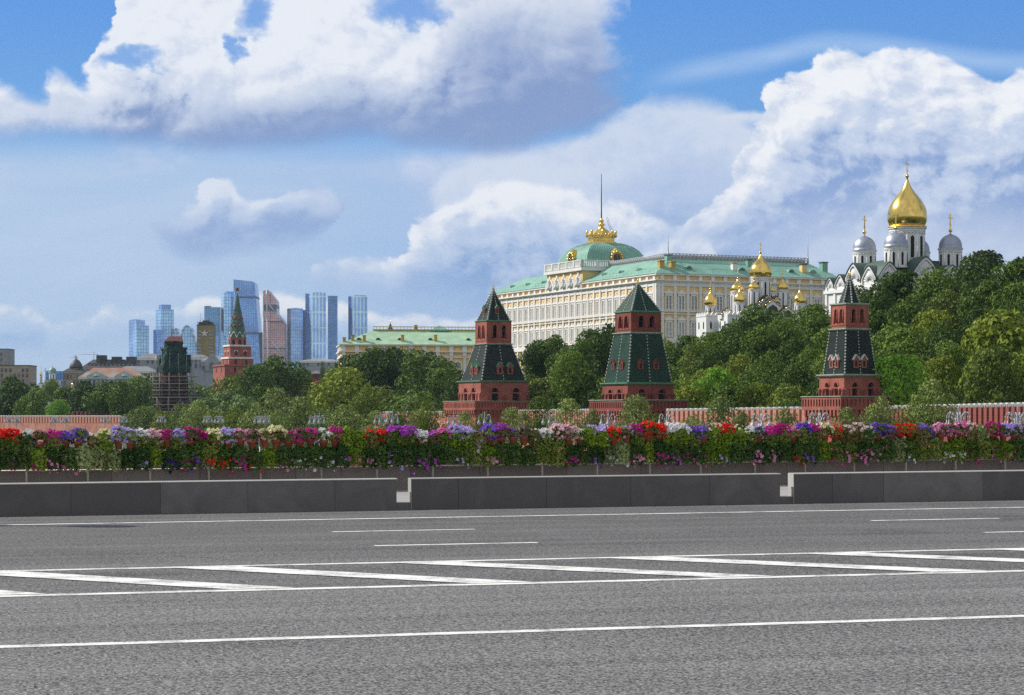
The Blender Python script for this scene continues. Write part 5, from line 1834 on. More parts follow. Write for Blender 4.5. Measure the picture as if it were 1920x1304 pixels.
turned(r, 'tower_slab', GL['deep'], 12 * KC, 0, zc_(581), 0.3, 11.5 * KC).location.y = 20
turned(r, 'roof_block', GL['grey'], 14 * KC, zc_(579), zc_(578), 0.3, -2 * KC)
r, w, h = city('wide striped glass skyscraper joined to a slimmer dark one', 573, 634, 551)
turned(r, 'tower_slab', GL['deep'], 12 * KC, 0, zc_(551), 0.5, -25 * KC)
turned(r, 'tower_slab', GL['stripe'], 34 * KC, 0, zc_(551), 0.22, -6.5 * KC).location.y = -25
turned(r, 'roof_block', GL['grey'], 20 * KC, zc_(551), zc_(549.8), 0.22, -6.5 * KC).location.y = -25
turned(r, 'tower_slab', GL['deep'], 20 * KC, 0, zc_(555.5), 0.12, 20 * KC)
r, w, h = city('dark blue striped tower standing alone, rightmost of the skyscrapers', 653, 691, 556)
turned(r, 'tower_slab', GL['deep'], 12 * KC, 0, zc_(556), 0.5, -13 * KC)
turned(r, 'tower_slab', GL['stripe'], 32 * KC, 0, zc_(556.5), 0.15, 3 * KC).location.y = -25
turned(r, 'roof_block', M['city_band'], 24 * KC, zc_(556.5), zc_(555.6), 0.15, 3 * KC).location.y = -25

# ------------------------------------------------------------------ nearer buildings on the left
M['grey_wall'] = mat('grey_plaster', (0.34, 0.34, 0.35), 0.85, var=0.12, vscale=0.15)
M['beige_wall'] = mat('beige_brick', (0.42, 0.34, 0.27), 0.85, var=0.1, vscale=0.15)
M['tan_wall'] = mat('tan_plaster', (0.38, 0.29, 0.17), 0.85, var=0.15, vscale=0.2)
M['cool_wall'] = mat('pale_blue_grey_plaster', (0.33, 0.35, 0.40), 0.85, var=0.1, vscale=0.2)
M['mint_wall'] = mat('pale_mint_plaster', (0.44, 0.52, 0.53), 0.85, var=0.06, vscale=0.2)
M['khaki'] = mat('khaki_cloth', (0.33, 0.25, 0.11), 0.9, var=0.12, vscale=0.1)
M['dark_roof'] = mat('dark_sheet_roof', (0.075, 0.072, 0.075), 0.6, 0.1, var=0.3, vscale=0.3)
M['rust_roof'] = mat('patchy_rust_roof', (0.34, 0.32, 0.30), 0.7, 0.0, col2=(0.36, 0.15, 0.08), vscale=0.16)
M['grey_roof'] = mat('pale_grey_roof', (0.24, 0.25, 0.27), 0.6, 0.1, var=0.15, vscale=0.2)
M['teal_metal'] = mat('green_copper_dome', (0.20, 0.34, 0.31), 0.5, 0.1, var=0.15)
M['green_sheet'] = mat('bright_green_roof', (0.05, 0.36, 0.20), 0.5, var=0.1, vscale=0.5)


def win_mesh(w, h, m_frame, m_pane):
    f = MB()
    t = w * 0.16
    f.box(-w / 2 - t, -w / 2, -0.10, 0.0, -t, h + t)
    f.box(w / 2, w / 2 + t, -0.10, 0.0, -t, h + t)
    f.box(-w / 2, w / 2, -0.10, 0.0, h, h + t)
    f.box(-w / 2 - t, w / 2 + t, -0.18, 0.0, -t - 0.12, -t)
    fm = f.mesh('window')
    fm.materials.append(m_frame)
    p = MB().box(-w / 2, w / 2, -0.05, -0.006, 0, h)
    pm_ = p.mesh('pane')
    pm_.materials.append(m_pane)
    return fm, pm_


def windows(root, wm, o, u, n, xs, zs):
    ang = math.atan2(u[1], u[0])
    for z in zs:
        for x in xs:
            w = place('window', wm[0], root, (o[0] + u[0] * x + n[0] * 0.004, o[1] + u[1] * x + n[1] * 0.004, z), ang)
            place('pane', wm[1], w)


def block(name, label, cat, px0, px1, top, D, wall, roof, rise=0.0, depth=16.0, ang=0.0, cornice=None, ww=1.4, wh=2.2, nx=8, rows=(0.0,), zbase=GROUND, wfrm=None, over=0.5, group=None):
    """Building whose front spans two photo columns at distance D; roof rises `rise` m; window rows given as photo rows of the sills."""
    x0, x1 = XP(px0, D), XP(px1, D)
    W = (x1 - x0) / math.cos(ang)
    root = thing(name, label, cat, (x0, D, zbase), ang, group)
    zt = ZP(top, D) - zbase
    MB().box(0, W, 0, depth, -1, zt).build('wall', wall, root)
    if rise > 0:
        q = lambda a, z: [(-over + a, -over + a, z), (W + over - a, -over + a, z), (W + over - a, depth + over - a, z), (-over + a, depth + over - a, z)]
        s = min(depth, W) * 0.36
        MB().loft([q(0, zt), q(s, zt + rise)]).build('roof', roof, root)
    else:
        MB().box(-0.3, W + 0.3, -0.3, depth + 0.3, zt, zt + 0.4).build('roof', roof, root)
    if cornice:
        MB().box(-0.4, W + 0.4, -0.4, 0, zt - 0.9, zt - 0.05).box(-0.4, 0, 0.0, depth, zt - 0.9, zt - 0.05).build('cornice', cornice, root)
    wm = win_mesh(ww, wh, wfrm or wall, M['pane'])
    xs = [(i + 0.5) * W / nx for i in range(nx)]
    windows(root, wm, (0, 0, 0), (1, 0), (0, -1), xs, [ZP(y, D) - zbase for y in rows])
    return root, W, zt


# long palace wing with arched windows and pale green roof
DW = 830.0
AW = thing('palace_wing', 'white and ochre museum building with pale green roof right of the skyscrapers', 'building', (XP(640, DW), DW, 8.0), R(7))
LW, HW = 70.0, ZP(646, DW) - 8
MB().box(0, LW, 0, 30, -10, HW - 2.6).build('wall', M['yellow'], AW)
MB().box(0.2, LW - 0.2, 0.2, 30, HW - 2.6, HW).build('attic_wall', M['yellow'], AW)
tr = MB()
tr.box(-0.9, LW + 0.5, -0.9, 30, HW - 0.4, HW + 0.05)
tr.box(-0.9, LW + 0.5, -0.9, 30, HW - 3.0, HW - 2.5)
tr.box(-0.5, LW + 0.5, -0.5, 30, HW - 5.2, HW - 4.6)
nb = 13
for i in range(nb + 1):
    a = 0.8 + i * (LW - 1.6) / nb
    tr.box(a - 0.9, a + 0.9, -0.35, 0.0, HW - 2.5, HW - 0.4)
    tr.box(a - 0.55, a + 0.55, -0.5, -0.001, -10, HW - 5.2)
    tr.box(a - 0.7, a + 0.7, -0.75, 0.0, HW - 4.6, HW - 3.0)
for j in range(6):
    tr.box(-0.4, 0.0, 1 + j * 5, 3 + j * 5, HW - 2.5, HW - 0.4)
tr.build('cornice', M['white'], AW)
for i in range(nb):
    a = 0.8 + (i + 0.5) * (LW - 1.6) / nb
    zt = HW - 6.2
    f = MB()
    ro, ri = 1.75, 1.15
    outer = [(ro * math.cos(PI * j / 10), zt - ro + ro * math.sin(PI * j / 10)) for j in range(11)]
    inner = [(ri * math.cos(PI * j / 10), zt - ro + ri * math.sin(PI * j / 10)) for j in range(11)]
    f.extr([(ro, 0)] + outer + [(-ro, 0), (-ri, 0)] + inner[::-1] + [(ri, 0)], (a, 0, 0), (1, 0), (0, -1), 0, 0.3)
    f = f.build('window', M['white'], AW)
    MB().extr([(ri, 0)] + inner + [(-ri, 0)], (a, 0, 0), (1, 0), (0, -1), 0.0, 0.05).build('pane', M['pane_pale'], f)
rise = ZP(620, DW + 14) - 8 - HW
MB().loft([[(-1, -1, HW + 0.05), (LW, -1, HW + 0.05), (LW, 30, HW + 0.05), (-1, 30, HW + 0.05)], [(13, 12, HW + rise), (LW - 4, 12, HW + rise), (LW - 4, 18, HW + rise), (13, 18, HW + rise)]]).build('roof', M['roof_pale'], AW)
rl = MB()
M['ochre_rail'] = mat('ochre_ridge_rail', (0.45, 0.38, 0.10), 0.7, var=0.2)
rl.box(13, LW - 4, 11.7, 12.0, HW + rise, HW + rise + 0.5)
for i in range(40):
    x = 13 + i * (LW - 17) / 39
    rl.box(x - 0.08, x + 0.08, 11.75, 11.95, HW + rise + 0.5, HW + rise + 1.3)
rl.box(13, LW - 4, 11.7, 12.0, HW + rise + 1.3, HW + rise + 1.6)
rl.build('ridge_rail', M['ochre_rail'], AW)
for x, y, hh in ((4.5, 2.5, 2.0), (9.0, 1.6, 2.2), (24, 2.2, 2.1), (37, 2.4, 2.1), (30, 12.6, 2.0), (1.2, 1.5, 1.4)):
    z = HW + rise * min(1, (y + 1) / 13)
    c = MB().cbox(x, y, z - 0.6, 1.2, 1.2, hh + 0.6).build('chimney', M['ochre_chimney'], AW)
    MB().cbox(x, y, z + hh + 0.003, 1.5, 1.5, 0.25).build('chimney_cap', M['ochre_chimney'], c)
for x in (7.0, 14.5, 23.0, 35.0, 50.0):
    f = MB().extr([(1.0 * math.cos(PI * j / 8), 0.8 * math.sin(PI * j / 8)) for j in range(9)], (x, 3.4, HW + rise * 0.33), (1, 0), (0, -1), -1.6, 0.5).build('roof_window', M['roof_pale'], AW)
    MB().extr([(0.7 * math.cos(PI * j / 8), 0.08 + 0.55 * math.sin(PI * j / 8)) for j in range(9)], (x, 3.4, HW + rise * 0.33), (1, 0), (0, -1), 0.5, 0.55).build('pane', M['dark_open'], f)
MB().frustum(8.5, 0, 0.2, ZP(607, DW + 25) - ZP(617, DW + 25)).build('lantern_roof', M['roof_mint'], AW, (LW * 0.565, 15, HW + rise))

# pyramid roofed spire far behind that wing
DT = 1000.0
t = thing('spire', 'tiny dark spire peeping over the ridge of the pale green roof', 'spire', (XP(732, DT), DT, ZP(640, DT)))
MB().frustum(2.6, 0, 2.4, ZP(621, DT) - ZP(640, DT)).build('drum', M['brick_dark'], t)
MB().frustum(2.9, ZP(621, DT) - ZP(640, DT), 0.15, ZP(606, DT) - ZP(640, DT)).build('roof', M['brick_dark'], t)
MB().tube((0, 0, ZP(607, DT) - ZP(640, DT)), (0, 0, ZP(600, DT) - ZP(640, DT)), 0.12, 0.04).build('finial', M['gold'], t)

# camouflage wrapped tower block with a star
DK = 1600.0
r, w, h = block('apartment_tower', 'khaki wrapped tower block bearing a pale star and dark camouflage bars', 'tower block', 369, 400, 610, DK, M['khaki'], M['dark_roof'], 0, 12, 0, None, 0.4, 0.4, 1, ())
kf = DK / F
bars = MB()
for y in (620, 626.5, 633, 645, 651, 657.5, 664):
    for s in (0, 1):
        x0 = 0.3 * kf if s == 0 else w - 8.5 * kf
        bars.box(x0, x0 + 8.2 * kf, -0.25, -0.004, h - (y - 610 + 3.6) * kf, h - (y - 610) * kf)
for s in (0,):
    for y in (622, 640):
        bars.box(14.2 * kf, 16.6 * kf, -0.25, -0.004, h - (y + 16 - 610) * kf, h - (y + 13 - 610) * kf)
bars.build('camouflage_pattern', M['grey_wall'], r)
star = [((7.2 if j % 2 == 0 else 2.9) * kf * math.sin(2 * PI * j / 10), (7.2 if j % 2 == 0 else 2.9) * kf * math.cos(2 * PI * j / 10)) for j in range(10)]
MB().extr(star, (w * 0.47, 0, h - 15.5 * kf), (1, 0), (0, -1), 0.0, 0.4).build('star', M['stone_white'], r)
up = MB()
up.box(1, w - 1, 1, 11, h + 0.4, h + 2.4)
up.box(4, w - 4, 2, 10, h + 2.4, h + 3.6)
for i in range(7):
    up.tube((0.5 + i * (w - 1) / 6, 0.5, h), (0.5 + i * (w - 1) / 6, 0.5, h + 3.0 + (i % 3)), 0.16, n=4)
up.tube((2.5, 3, h), (2.5, 3, h + 9), 0.12, n=4)
up.build('roof_structure', M['dark_roof'], r)

# houses along the far bank
block('apartment_building', 'stepped grey apartment block cut by the left edge of the photo', 'building', -60, 15, 655, 1500, M['grey_wall'], M['grey_roof'], 0, 20, 0, None, 1.6, 2.4, 9, (668, 678, 690))
block('apartment_building', 'flat roofed beige block beside the grey stepped one at the left edge', 'building', -40, 55, 686, 1300, M['beige_wall'], M['dark_roof'], 0, 20, 0, None, 1.5, 2.2, 12, (698, 708, 718))
r, w, h = block('office_block', 'flat dark blue glass block far behind the small church domes', 'building', 86, 125, 697, 2600, GL['deep'], M['dark_roof'], 0, 20, 0, None, 2, 2, 2, (720,))
r, w, h = block('town_house', 'ornate tan corner house with a dark ribbed dome', 'building', 118, 160, 697, 1150, M['tan_wall'], M['dark_roof'], 2.5, 14, R(4), M['grey_wall'], 1.3, 2.4, 7, (711, 722, 733))
k = 1150 / F
dz = h
MB().lathe([(12.0 * k, dz), (12.0 * k, dz + 6 * k)], 16, (22 * k, 5, 0), False).build('dome_drum', M['tan_wall'], r)
MB().lathe([(12.6 * k, dz + 6 * k), (12.3 * k, dz + 10 * k), (10.5 * k, dz + 15 * k), (7.0 * k, dz + 20 * k), (2.6 * k, dz + 23.5 * k), (1.2 * k, dz + 24 * k), (1.0 * k, dz + 28 * k), (0.1, dz + 31 * k)], 16, (22 * k, 5, 0)).build('dome', M['dark_roof'], r)
r, w, h = block('mansion', 'long old mansion with dark sheet roofs and many roof windows', 'building', 152, 262, 690, 1250, M['tan_wall'], M['dark_roof'], 5.0, 18, 0, M['grey_wall'], 1.4, 2.2, 18, (701,))
k = 1250 / F
for i in range(11):
    x = 5 + i * (w - 10) / 10
    f = MB().extr([(-1.4, 0), (1.4, 0), (1.4, 1.1), (0, 2.0), (-1.4, 1.1)], (x, 1.8, h + 1.0), (1, 0), (0, -1), -3.5, 0.3).build('roof_window', M['dark_roof'], r)
    MB().box(x - 0.8, x + 0.8, 1.44, 1.49, h + 1.1, h + 2.0).build('pane', M['pane_pale'], f)
for x in (0.32, 0.58, 0.83):
    MB().cbox(w * x, 6, h + 3, 5.5, 5, 4.5 if x < 0.5 else 3.6).build('roof_turret', M['dark_roof'], r)
r, w, h = block('mansion', 'pale mint mansion with patchy rust coloured roof below the dark roofed one', 'building', 148, 268, 708, 1080, M['mint_wall'], M['rust_roof'], 5.0, 20, R(6), M['white'], 1.3, 2.6, 15, (722.5,))
k = 1080 / F
for x0 in (0.27, 0.70):
    f = MB().extr([(-5.0, 0), (5.0, 0), (5.0, 1.6), (0, 4.2), (-5.0, 1.6)], (w * x0, -0.45, h - 0.8), (1, 0), (0, -1), -5.0, 0.3).build('gable', M['mint_wall'], r)
    MB().lathe([(0.0, -0.2), (1.3, -0.2), (1.3, 0.2), (0.0, 0.2)], 16, (w * x0, -0.8, h + 1.0)).build('round_window', M['white'], f)
block('mansion', 'white two storey house end left of the scaffolded tower', 'building', 214, 290, 697, 1180, M['cool_wall'], M['grey_roof'], 3.0, 16, 0, M['white'], 1.3, 2.6, 11, (709, 719))
block('town_house', 'pale blue grey house with white trim left of the brick spire tower', 'building', 255, 300, 673, 1350, M['cool_wall'], M['grey_roof'], 3.4, 16, 0, M['white'], 1.6, 3.2, 5, (682,))
block('town_house', 'tall pale grey house wing behind the scaffolded tower', 'building', 355, 388, 672, 1350, M['cool_wall'], M['grey_roof'], 2.4, 16, 0, M['white'], 1.5, 3.0, 4, (680, 691))
r, w, h = block('town_house', 'gabled pale grey house with a big arched window beside the brick spire tower', 'building', 378, 426, 676, 1320, M['cool_wall'], M['grey_roof'], 3.0, 16, 0, M['white'], 1.5, 2.6, 6, (694,))
f = MB().extr([(-4.2, -6), (4.2, -6), (4.2, 0), (0, 4.8), (-4.2, 0)], (w * 0.40, -0.05, h - 0.6), (1, 0), (0, -1), -6, 0.8).build('gable', M['cool_wall'], r)
MB().extr([(-1.5, -5), (1.5, -5), (1.5, -2.2)] + [(1.5 * math.cos(PI * j / 8), -2.2 + 1.5 * math.sin(PI * j / 8)) for j in range(1, 8)] + [(-1.5, -2.2)], (w * 0.40, -0.05, h - 0.6), (1, 0), (0, -1), 0.8, 0.9).build('window', M['pane'], f)
block('warehouse', 'low flat roofed pale building glimpsed above the trees below the skyscrapers', 'building', 560, 640, 678, 1500, M['cool_wall'], M['grey_roof'], 1.6, 18, 0, M['white'], 1.6, 2.0, 12, (686,))
block('kiosk', 'small red brick building peeping out between two tree crowns', 'building', 586, 600, 701, 900, M['brick'], M['grey_roof'], 1.2, 8, 0, None, 0.8, 1.2, 3, (708,))
r, w, h = block('church_hall', 'building with bright green metal roof at the left edge of the photo', 'building', -45, 16, 744, 880, M['white'], M['green_sheet'], 3.6, 12, 0, M['white'], 1.2, 1.8, 4, (752,))

# small churches among the trees
def small_church(label, px, D, top, base, r_px, m, drum_m):
    k = D / F
    root = thing('church', label, 'church', (XP(px, D), D, GROUND))
    z0, z1, zt = ZP(base, D) - GROUND, ZP(base - (base - top) * 0.42, D) - GROUND, ZP(top + (base - top) * 0.22, D) - GROUND
    MB().cbox(0, 0, -1, r_px * 3.4 * k, r_px * 3.4 * k, z0 - 2 * k + 1).build('wall', M['white_cool'], root)
    MB().frustum(r_px * 3.6 * k, z0 - 2 * k, r_px * 1.4 * k, z0).build('roof', M['roof_dark'], root)
    cupola(root, (0, 0), z0 - 0.5, r_px * 0.85 * k, z1, r_px * k, zt, ZP(top, D) - GROUND, ONION if r_px < 5 else HELM, m, 6, 20)


small_church('tiny white church tower with slim gilded dome at the far left', 77, 1100, 688, 718, 2.6, M['gold'], None)
small_church('small church with round grey green dome behind the left trees', 98.5, 1150, 682, 712, 7.5, M['teal_metal'], None)
small_church('tiny gilded chapel dome in front of the tan corner house', 136, 1000, 714, 730, 2.4, M['gold'], None)


def crane(label, px, D, base, top, jib_l, jib_r, jib_y):
    k = D / F
    root = thing('tower_crane', label, 'crane', (XP(px, D), D, ZP(base, D)), 0, 'tower cranes on the far left skyline')
    z = lambda y: ZP(y, D) - ZP(base, D)
    MB().tube((0, 0, 0), (0, 0, z(top)), 0.5 * k * 0.9, n=4).build('mast', M['dark_metal'], root)
    j = MB()
    j.tube((jib_l * k, 0, z(jib_y)), (jib_r * k, 0, z(jib_y)), 0.38 * k, n=4)
    j.tube((0, 0, z(top)), (jib_l * 0.8 * k, 0, z(jib_y)), 0.12 * k, n=4)
    j.tube((0, 0, z(top)), (jib_r * 0.8 * k, 0, z(jib_y)), 0.12 * k, n=4)
    j.build('jib', M['ochre_rail'], root)
    MB().cbox((jib_r - 0.8) * k if abs(jib_r) < abs(jib_l) else (jib_l + 0.8) * k, 0, z(jib_y) - 1.2 * k, 1.6 * k, 1.6 * k, 1.2 * k).build('counterweight', M['grey_metal'], root)


crane('crane with long jib pointing left above the tan domed house', 176, 2200, 690, 660, -30, 8, 665)
crane('short crane right behind the ribbed dome of the tan house', 140.5, 2200, 690, 666, -13, 6, 671)
crane('crane with thin jib beside the round church dome', 85, 2200, 730, 690, -4, 10, 695)

# star topped brick gate tower with green spire
DB = 1150.0
kb = DB / F
GT = thing('gate_tower', 'stepped brick gate tower with green tiled spire topped by a star', 'tower', (XP(445, DB), DB, GROUND), R(25))
zb = lambda y: ZP(y, DB) - GROUND
sq = 1 / (math.cos(R(25)) + math.sin(R(25)))
tiers = ((95, 800, 687, 'brick'), (62, 687, 673, 'brick'), (54, 673, 650, 'brick'))
for w, y0, y1, m in tiers:
    ww = w * kb * sq
    MB().frustum(ww, zb(y0), ww, zb(y1)).build('tier', M[m], GT)
    MB().ring(ww + 0.9, zb(y1) - 0.2, zb(y1) + 0.7, 0.9).build('cornice', M['stone_white'] if w != 95 else M['brick'], GT)
    wn = MB()
    for nr, al in SIDES[:2]:
        for c in (-0.22, 0.22):
            for yy in ((y1 + 13,) if w == 54 else (y1 + 8,)):
                wn.extr([(-0.55, 0), (0.55, 0), (0.55, 2.2), (0, 3.0), (-0.55, 2.2)], (nr[0] * ww / 2 + al[0] * c * ww, nr[1] * ww / 2 + al[1] * c * ww, zb(yy + 4)), al, nr, 0, 0.06)
    wn.build('window', M['dark_open'], GT)
    if w == 54:
        kk_ = MB()
        for nr, al in SIDES[:2]:
            for c in (-0.22, 0.22):
                P = [(1.15 * math.cos(PI * j / 8), 1.0 * math.sin(PI * j / 8)) for j in range(9)]
                kk_.extr(P + [(x * 0.72, y * 0.72) for x, y in P[::-1]], (nr[0] * ww / 2 + al[0] * c * ww, nr[1] * ww / 2 + al[1] * c * ww, zb(661)), al, nr, 0, 0.25)
        kk_.build('window_trim', M['stone_white'], GT)
oc = lambda rr, z: [(rr * math.cos(PI / 8 + j * PI / 4), rr * math.sin(PI / 8 + j * PI / 4), z) for j in range(8)]
MB().loft([oc(16.5 * kb, zb(650)), oc(16.5 * kb, zb(634))]).build('octagon', M['brick'], GT)
op = MB()
for j in range(8):
    a = j * PI / 4
    op.extr([(-0.9, 0), (0.9, 0), (0.9, 2.2), (0, 3.2), (-0.9, 2.2)], (0, 0, zb(647)), (-math.sin(a), math.cos(a)), (math.cos(a), math.sin(a)), 14.9 * kb, 15.32 * kb)
op.build('opening', M['dark_open'], GT)
M['spire_tile'] = tile_mat('mottled_green_spire_tiles', (0.03, 0.15, 0.085), (0.11, 0.17, 0.12), 0.9, 0.7, (0.01, 0.05, 0.03), 0.4, bump=0.5, msize=0.08)
MB().loft([oc(16.5 * kb, zb(634)), oc(15.0 * kb, zb(622)), oc(8.5 * kb, zb(590)), oc(2.2 * kb, zb(556)), oc(0.8 * kb, zb(551))]).build('spire', M['spire_tile'], GT)
gb_ = MB()
for j in range(8):
    a = j * PI / 4
    o = (math.cos(a) * 15.0 * kb, math.sin(a) * 15.0 * kb, zb(634))
    w = 12 * kb
    rim = [(-w / 2, 0), (-w * 0.34, w * 0.45), (0, w * 0.95), (w * 0.34, w * 0.45), (w / 2, 0)]
    for (x0, y0), (x1, y1) in zip(rim, rim[1:]):
        u = (-math.sin(a), math.cos(a))
        gb_.tube((o[0] + u[0] * x0, o[1] + u[1] * x0, o[2] + y0), (o[0] + u[0] * x1, o[1] + u[1] * x1, o[2] + y1), 0.22, n=4)
gb_.build('gable_trim', M['stone_white'], GT)
dn = MB()
for j in range(8):
    a = j * PI / 4
    for y, rr in ((612, 12.5), (598, 9.8)):
        dn.loft([[(math.cos(a) * rr * kb + dx, math.sin(a) * rr * kb + dy, zb(y)) for dx, dy in ((-.6, -.6), (.6, -.6), (.6, .6), (-.6, .6))], [(math.cos(a) * rr * kb * .93 + dx, math.sin(a) * rr * kb * .93 + dy, zb(y - 5)) for dx, dy in ((-.1, -.1), (.1, -.1), (.1, .1), (-.1, .1))]])
dn.build('spire_window_trim', M['brick'], GT)
MB().tube((0, 0, zb(552)), (0, 0, zb(546)), 0.35, 0.2).build('finial', M['gold'], GT)
M['star_red'] = mat('dark_red_star_glass', (0.16, 0.02, 0.03), 0.2, 0.0, var=0.2)
st = [((5.0 if j % 2 == 0 else 2.0) * kb * math.sin(2 * PI * j / 10), (5.0 if j % 2 == 0 else 2.0) * kb * math.cos(2 * PI * j / 10)) for j in range(10)]
so = MB().extr(st, (0, 0, zb(543)), (1, 0), (0, -1), -0.35, 0.35).build('star', M['star_red'], GT, rotz=R(-20))
se = MB()
for p, q in zip(st, st[1:] + st[:1]):
    se.tube((p[0], 0, zb(543) + p[1]), (q[0], 0, zb(543) + q[1]), 0.22, n=4)
se.build('star_edge', M['gold'], so)
MB().box(-14 * kb, -6 * kb, -8, 2, zb(800), zb(695)).build('gatehouse', M['brick'], GT)

# round tower under scaffolding, wrapped in green netting above
DS = 1000.0
ks = DS / F
ST = thing('scaffolded_tower', 'round brick tower under repair, scaffold below and green netting above', 'tower', (XP(326, DS), DS, GROUND), R(10))
zs = lambda y: ZP(y, DS) - GROUND
M['netting'] = mat('green_netting', (0.006, 0.026, 0.022), 0.9, var=0.45, vscale=0.35, bump=0.8, bscale=0.6, col2=(0.018, 0.068, 0.052))
M['shaft'] = mat('dark_wrapped_brick', (0.035, 0.022, 0.026), 0.9, var=0.3, vscale=0.2, col2=(0.10, 0.032, 0.03))  # near-black tone mottled with dull red
M['plank'] = mat('scaffold_planks', (0.30, 0.22, 0.18), 0.9, var=0.2)
M['red_roof'] = mat('dull_red_sheet', (0.24, 0.09, 0.08), 0.7, var=0.2)
MB().lathe([(33 * ks, zs(800)), (30 * ks, zs(760)), (25 * ks, zs(700)), (25 * ks, zs(690))], 24).build('brick_shaft', M['shaft'], ST)
nrng2 = random.Random(11)


def net(w, y0, y1, jag=0.5):
    s = 1 / (math.cos(R(25)) + math.sin(R(25)))
    a = w * ks * s / 2
    mb = MB()
    loops = []
    n = 5
    for k in range(n + 1):
        z = zs(y0) + (zs(y1) - zs(y0)) * k / n
        lp = []
        for (x0, y0_), (x1, y1_) in (((-a, -a), (a, -a)), ((a, -a), (a, a)), ((a, a), (-a, a)), ((-a, a), (-a, -a))):
            for j in range(6):
                t = j / 6
                lp.append((x0 + (x1 - x0) * t + nrng2.uniform(-jag, jag), y0_ + (y1_ - y0_) * t + nrng2.uniform(-jag, jag), z))
        loops.append(lp)
    return mb.loft(loops, True, True).build('netting', M['netting'], ST, rotz=R(15))


net(68, 700, 666)
net(51, 667, 652)
net(36, 653, 640)
MB().loft([[(-18 * ks, -12 * ks, zs(641)), (17 * ks, -12 * ks, zs(641)), (17 * ks, 12 * ks, zs(641)), (-18 * ks, 12 * ks, zs(641))], [(-9 * ks, -1, zs(631)), (15 * ks, -1, zs(631)), (15 * ks, 1, zs(631)), (-9 * ks, 1, zs(631))]]).build('temporary_roof', M['red_roof'], ST)
pol = MB()
for y0, y1, rr in ((800, 745, 50), (770, 700, 43), (706, 664, 37)):
    for j in range(14):
        a = 2 * PI * j / 14
        for q in (1.0, 0.84):
            pol.tube((rr * q * ks * math.cos(a), rr * q * ks * math.sin(a) * 0.8, zs(y0)), (rr * q * ks * math.cos(a), rr * q * ks * math.sin(a) * 0.8, zs(y1)), 0.09, n=4)
pol.build('scaffold_rib', M['grey_metal'], ST)
for y, rr in ((707.5, 43), (714, 43), (721, 43), (727, 42), (733, 43), (740, 42), (746.5, 50), (753, 48), (760, 50), (767, 49), (773, 50), (780, 50)):
    ring = MB()
    th = 0.45 if y in (707.5, 721, 733, 746.5, 760, 773) else 0.10
    n = 22
    for q0, q1 in ((0.84, 1.0),):
        pts = [(math.cos(2 * PI * j / n), math.sin(2 * PI * j / n) * 0.8) for j in range(n)]
        for (ax, ay), (bx2, by2) in zip(pts, pts[1:] + pts[:1]):
            ring.loft([[(ax * rr * q0 * ks, ay * rr * q0 * ks, zs(y)), (ax * rr * q1 * ks, ay * rr * q1 * ks, zs(y)), (bx2 * rr * q1 * ks, by2 * rr * q1 * ks, zs(y)), (bx2 * rr * q0 * ks, by2 * rr * q0 * ks, zs(y))],
                       [(ax * rr * q0 * ks, ay * rr * q0 * ks, zs(y) + th), (ax * rr * q1 * ks, ay * rr * q1 * ks, zs(y) + th), (bx2 * rr * q1 * ks, by2 * rr * q1 * ks, zs(y) + th), (bx2 * rr * q0 * ks, by2 * rr * q0 * ks, zs(y) + th)]])
    ring.build('plank_deck' if th > 0.2 else 'guard_rail', M['plank'] if th > 0.2 else M['grey_metal'], ST)


# ------------------------------------------------------------------ ground and hill
def hill(x, y):
    """Terrain height: flat embankment, then the fortress hill rising behind the wall."""
    wy = 330 - (x - 52) * 2.35 if x > -60 else 600 - (x + 60) * 2.0   # distance of the fortress wall at this x
    t = max(0.0, min(1.0, (y - wy - 14) / 165.0))
    return GROUND + t ** 1.15 * float(np.interp(x, (-90, -25, 20, 60, 100), (4, 13, 19, 23, 29)))


tm = MB()
gx = [-400 + i * 12 for i in range(56)]
gy = [200 + i * 12 for i in range(56)]
for i in range(55):
    for j in range(55):
        tm.face([(gx[i + a], gy[j + b], hill(gx[i + a], gy[j + b]) - 0.4) for a, b in ((0, 0), (1, 0), (1, 1), (0, 1))], True)
tag(tm.build('hill', M['grass']), 'grassy fortress hill under the trees', kind='structure')
MB_g = MB()
MB_g.face([(-9000, -2000, GROUND - 0.6), (9000, -2000, GROUND - 0.6), (9000, 16000, GROUND - 0.6), (-9000, 16000, GROUND - 0.6)])
tag(MB_g.build('ground', M['grass']), 'wide ground plain of the river bank and city', kind='structure')

# ------------------------------------------------------------------ trees
LAMPS = [(17, 778, 620), (31, 778, 615), (103, 778, 600), (124, 778, 595), (197, 777.5, 590), (231, 777.5, 580), (303, 776.5, 560), (390, 776, 520), (411, 776, 510), (486, 775.5, 480), (497, 775.5, 475), (590, 775, 440), (599, 774, 430), (713, 772.5, 400), (736, 771, 385), (851, 773, 372),
         (909, 771, 355), (1030, 769.5, 335), (1140, 769, 305), (1250, 768.5, 282), (1427, 766.5, 245), (1536, 764, 222), (1797, 761, 196), (1908, 761, 186)]
lamp_d = lambda px: float(np.interp(px, [l[0] for l in LAMPS], [l[2] for l in LAMPS]))
trng = np.random.default_rng(21)


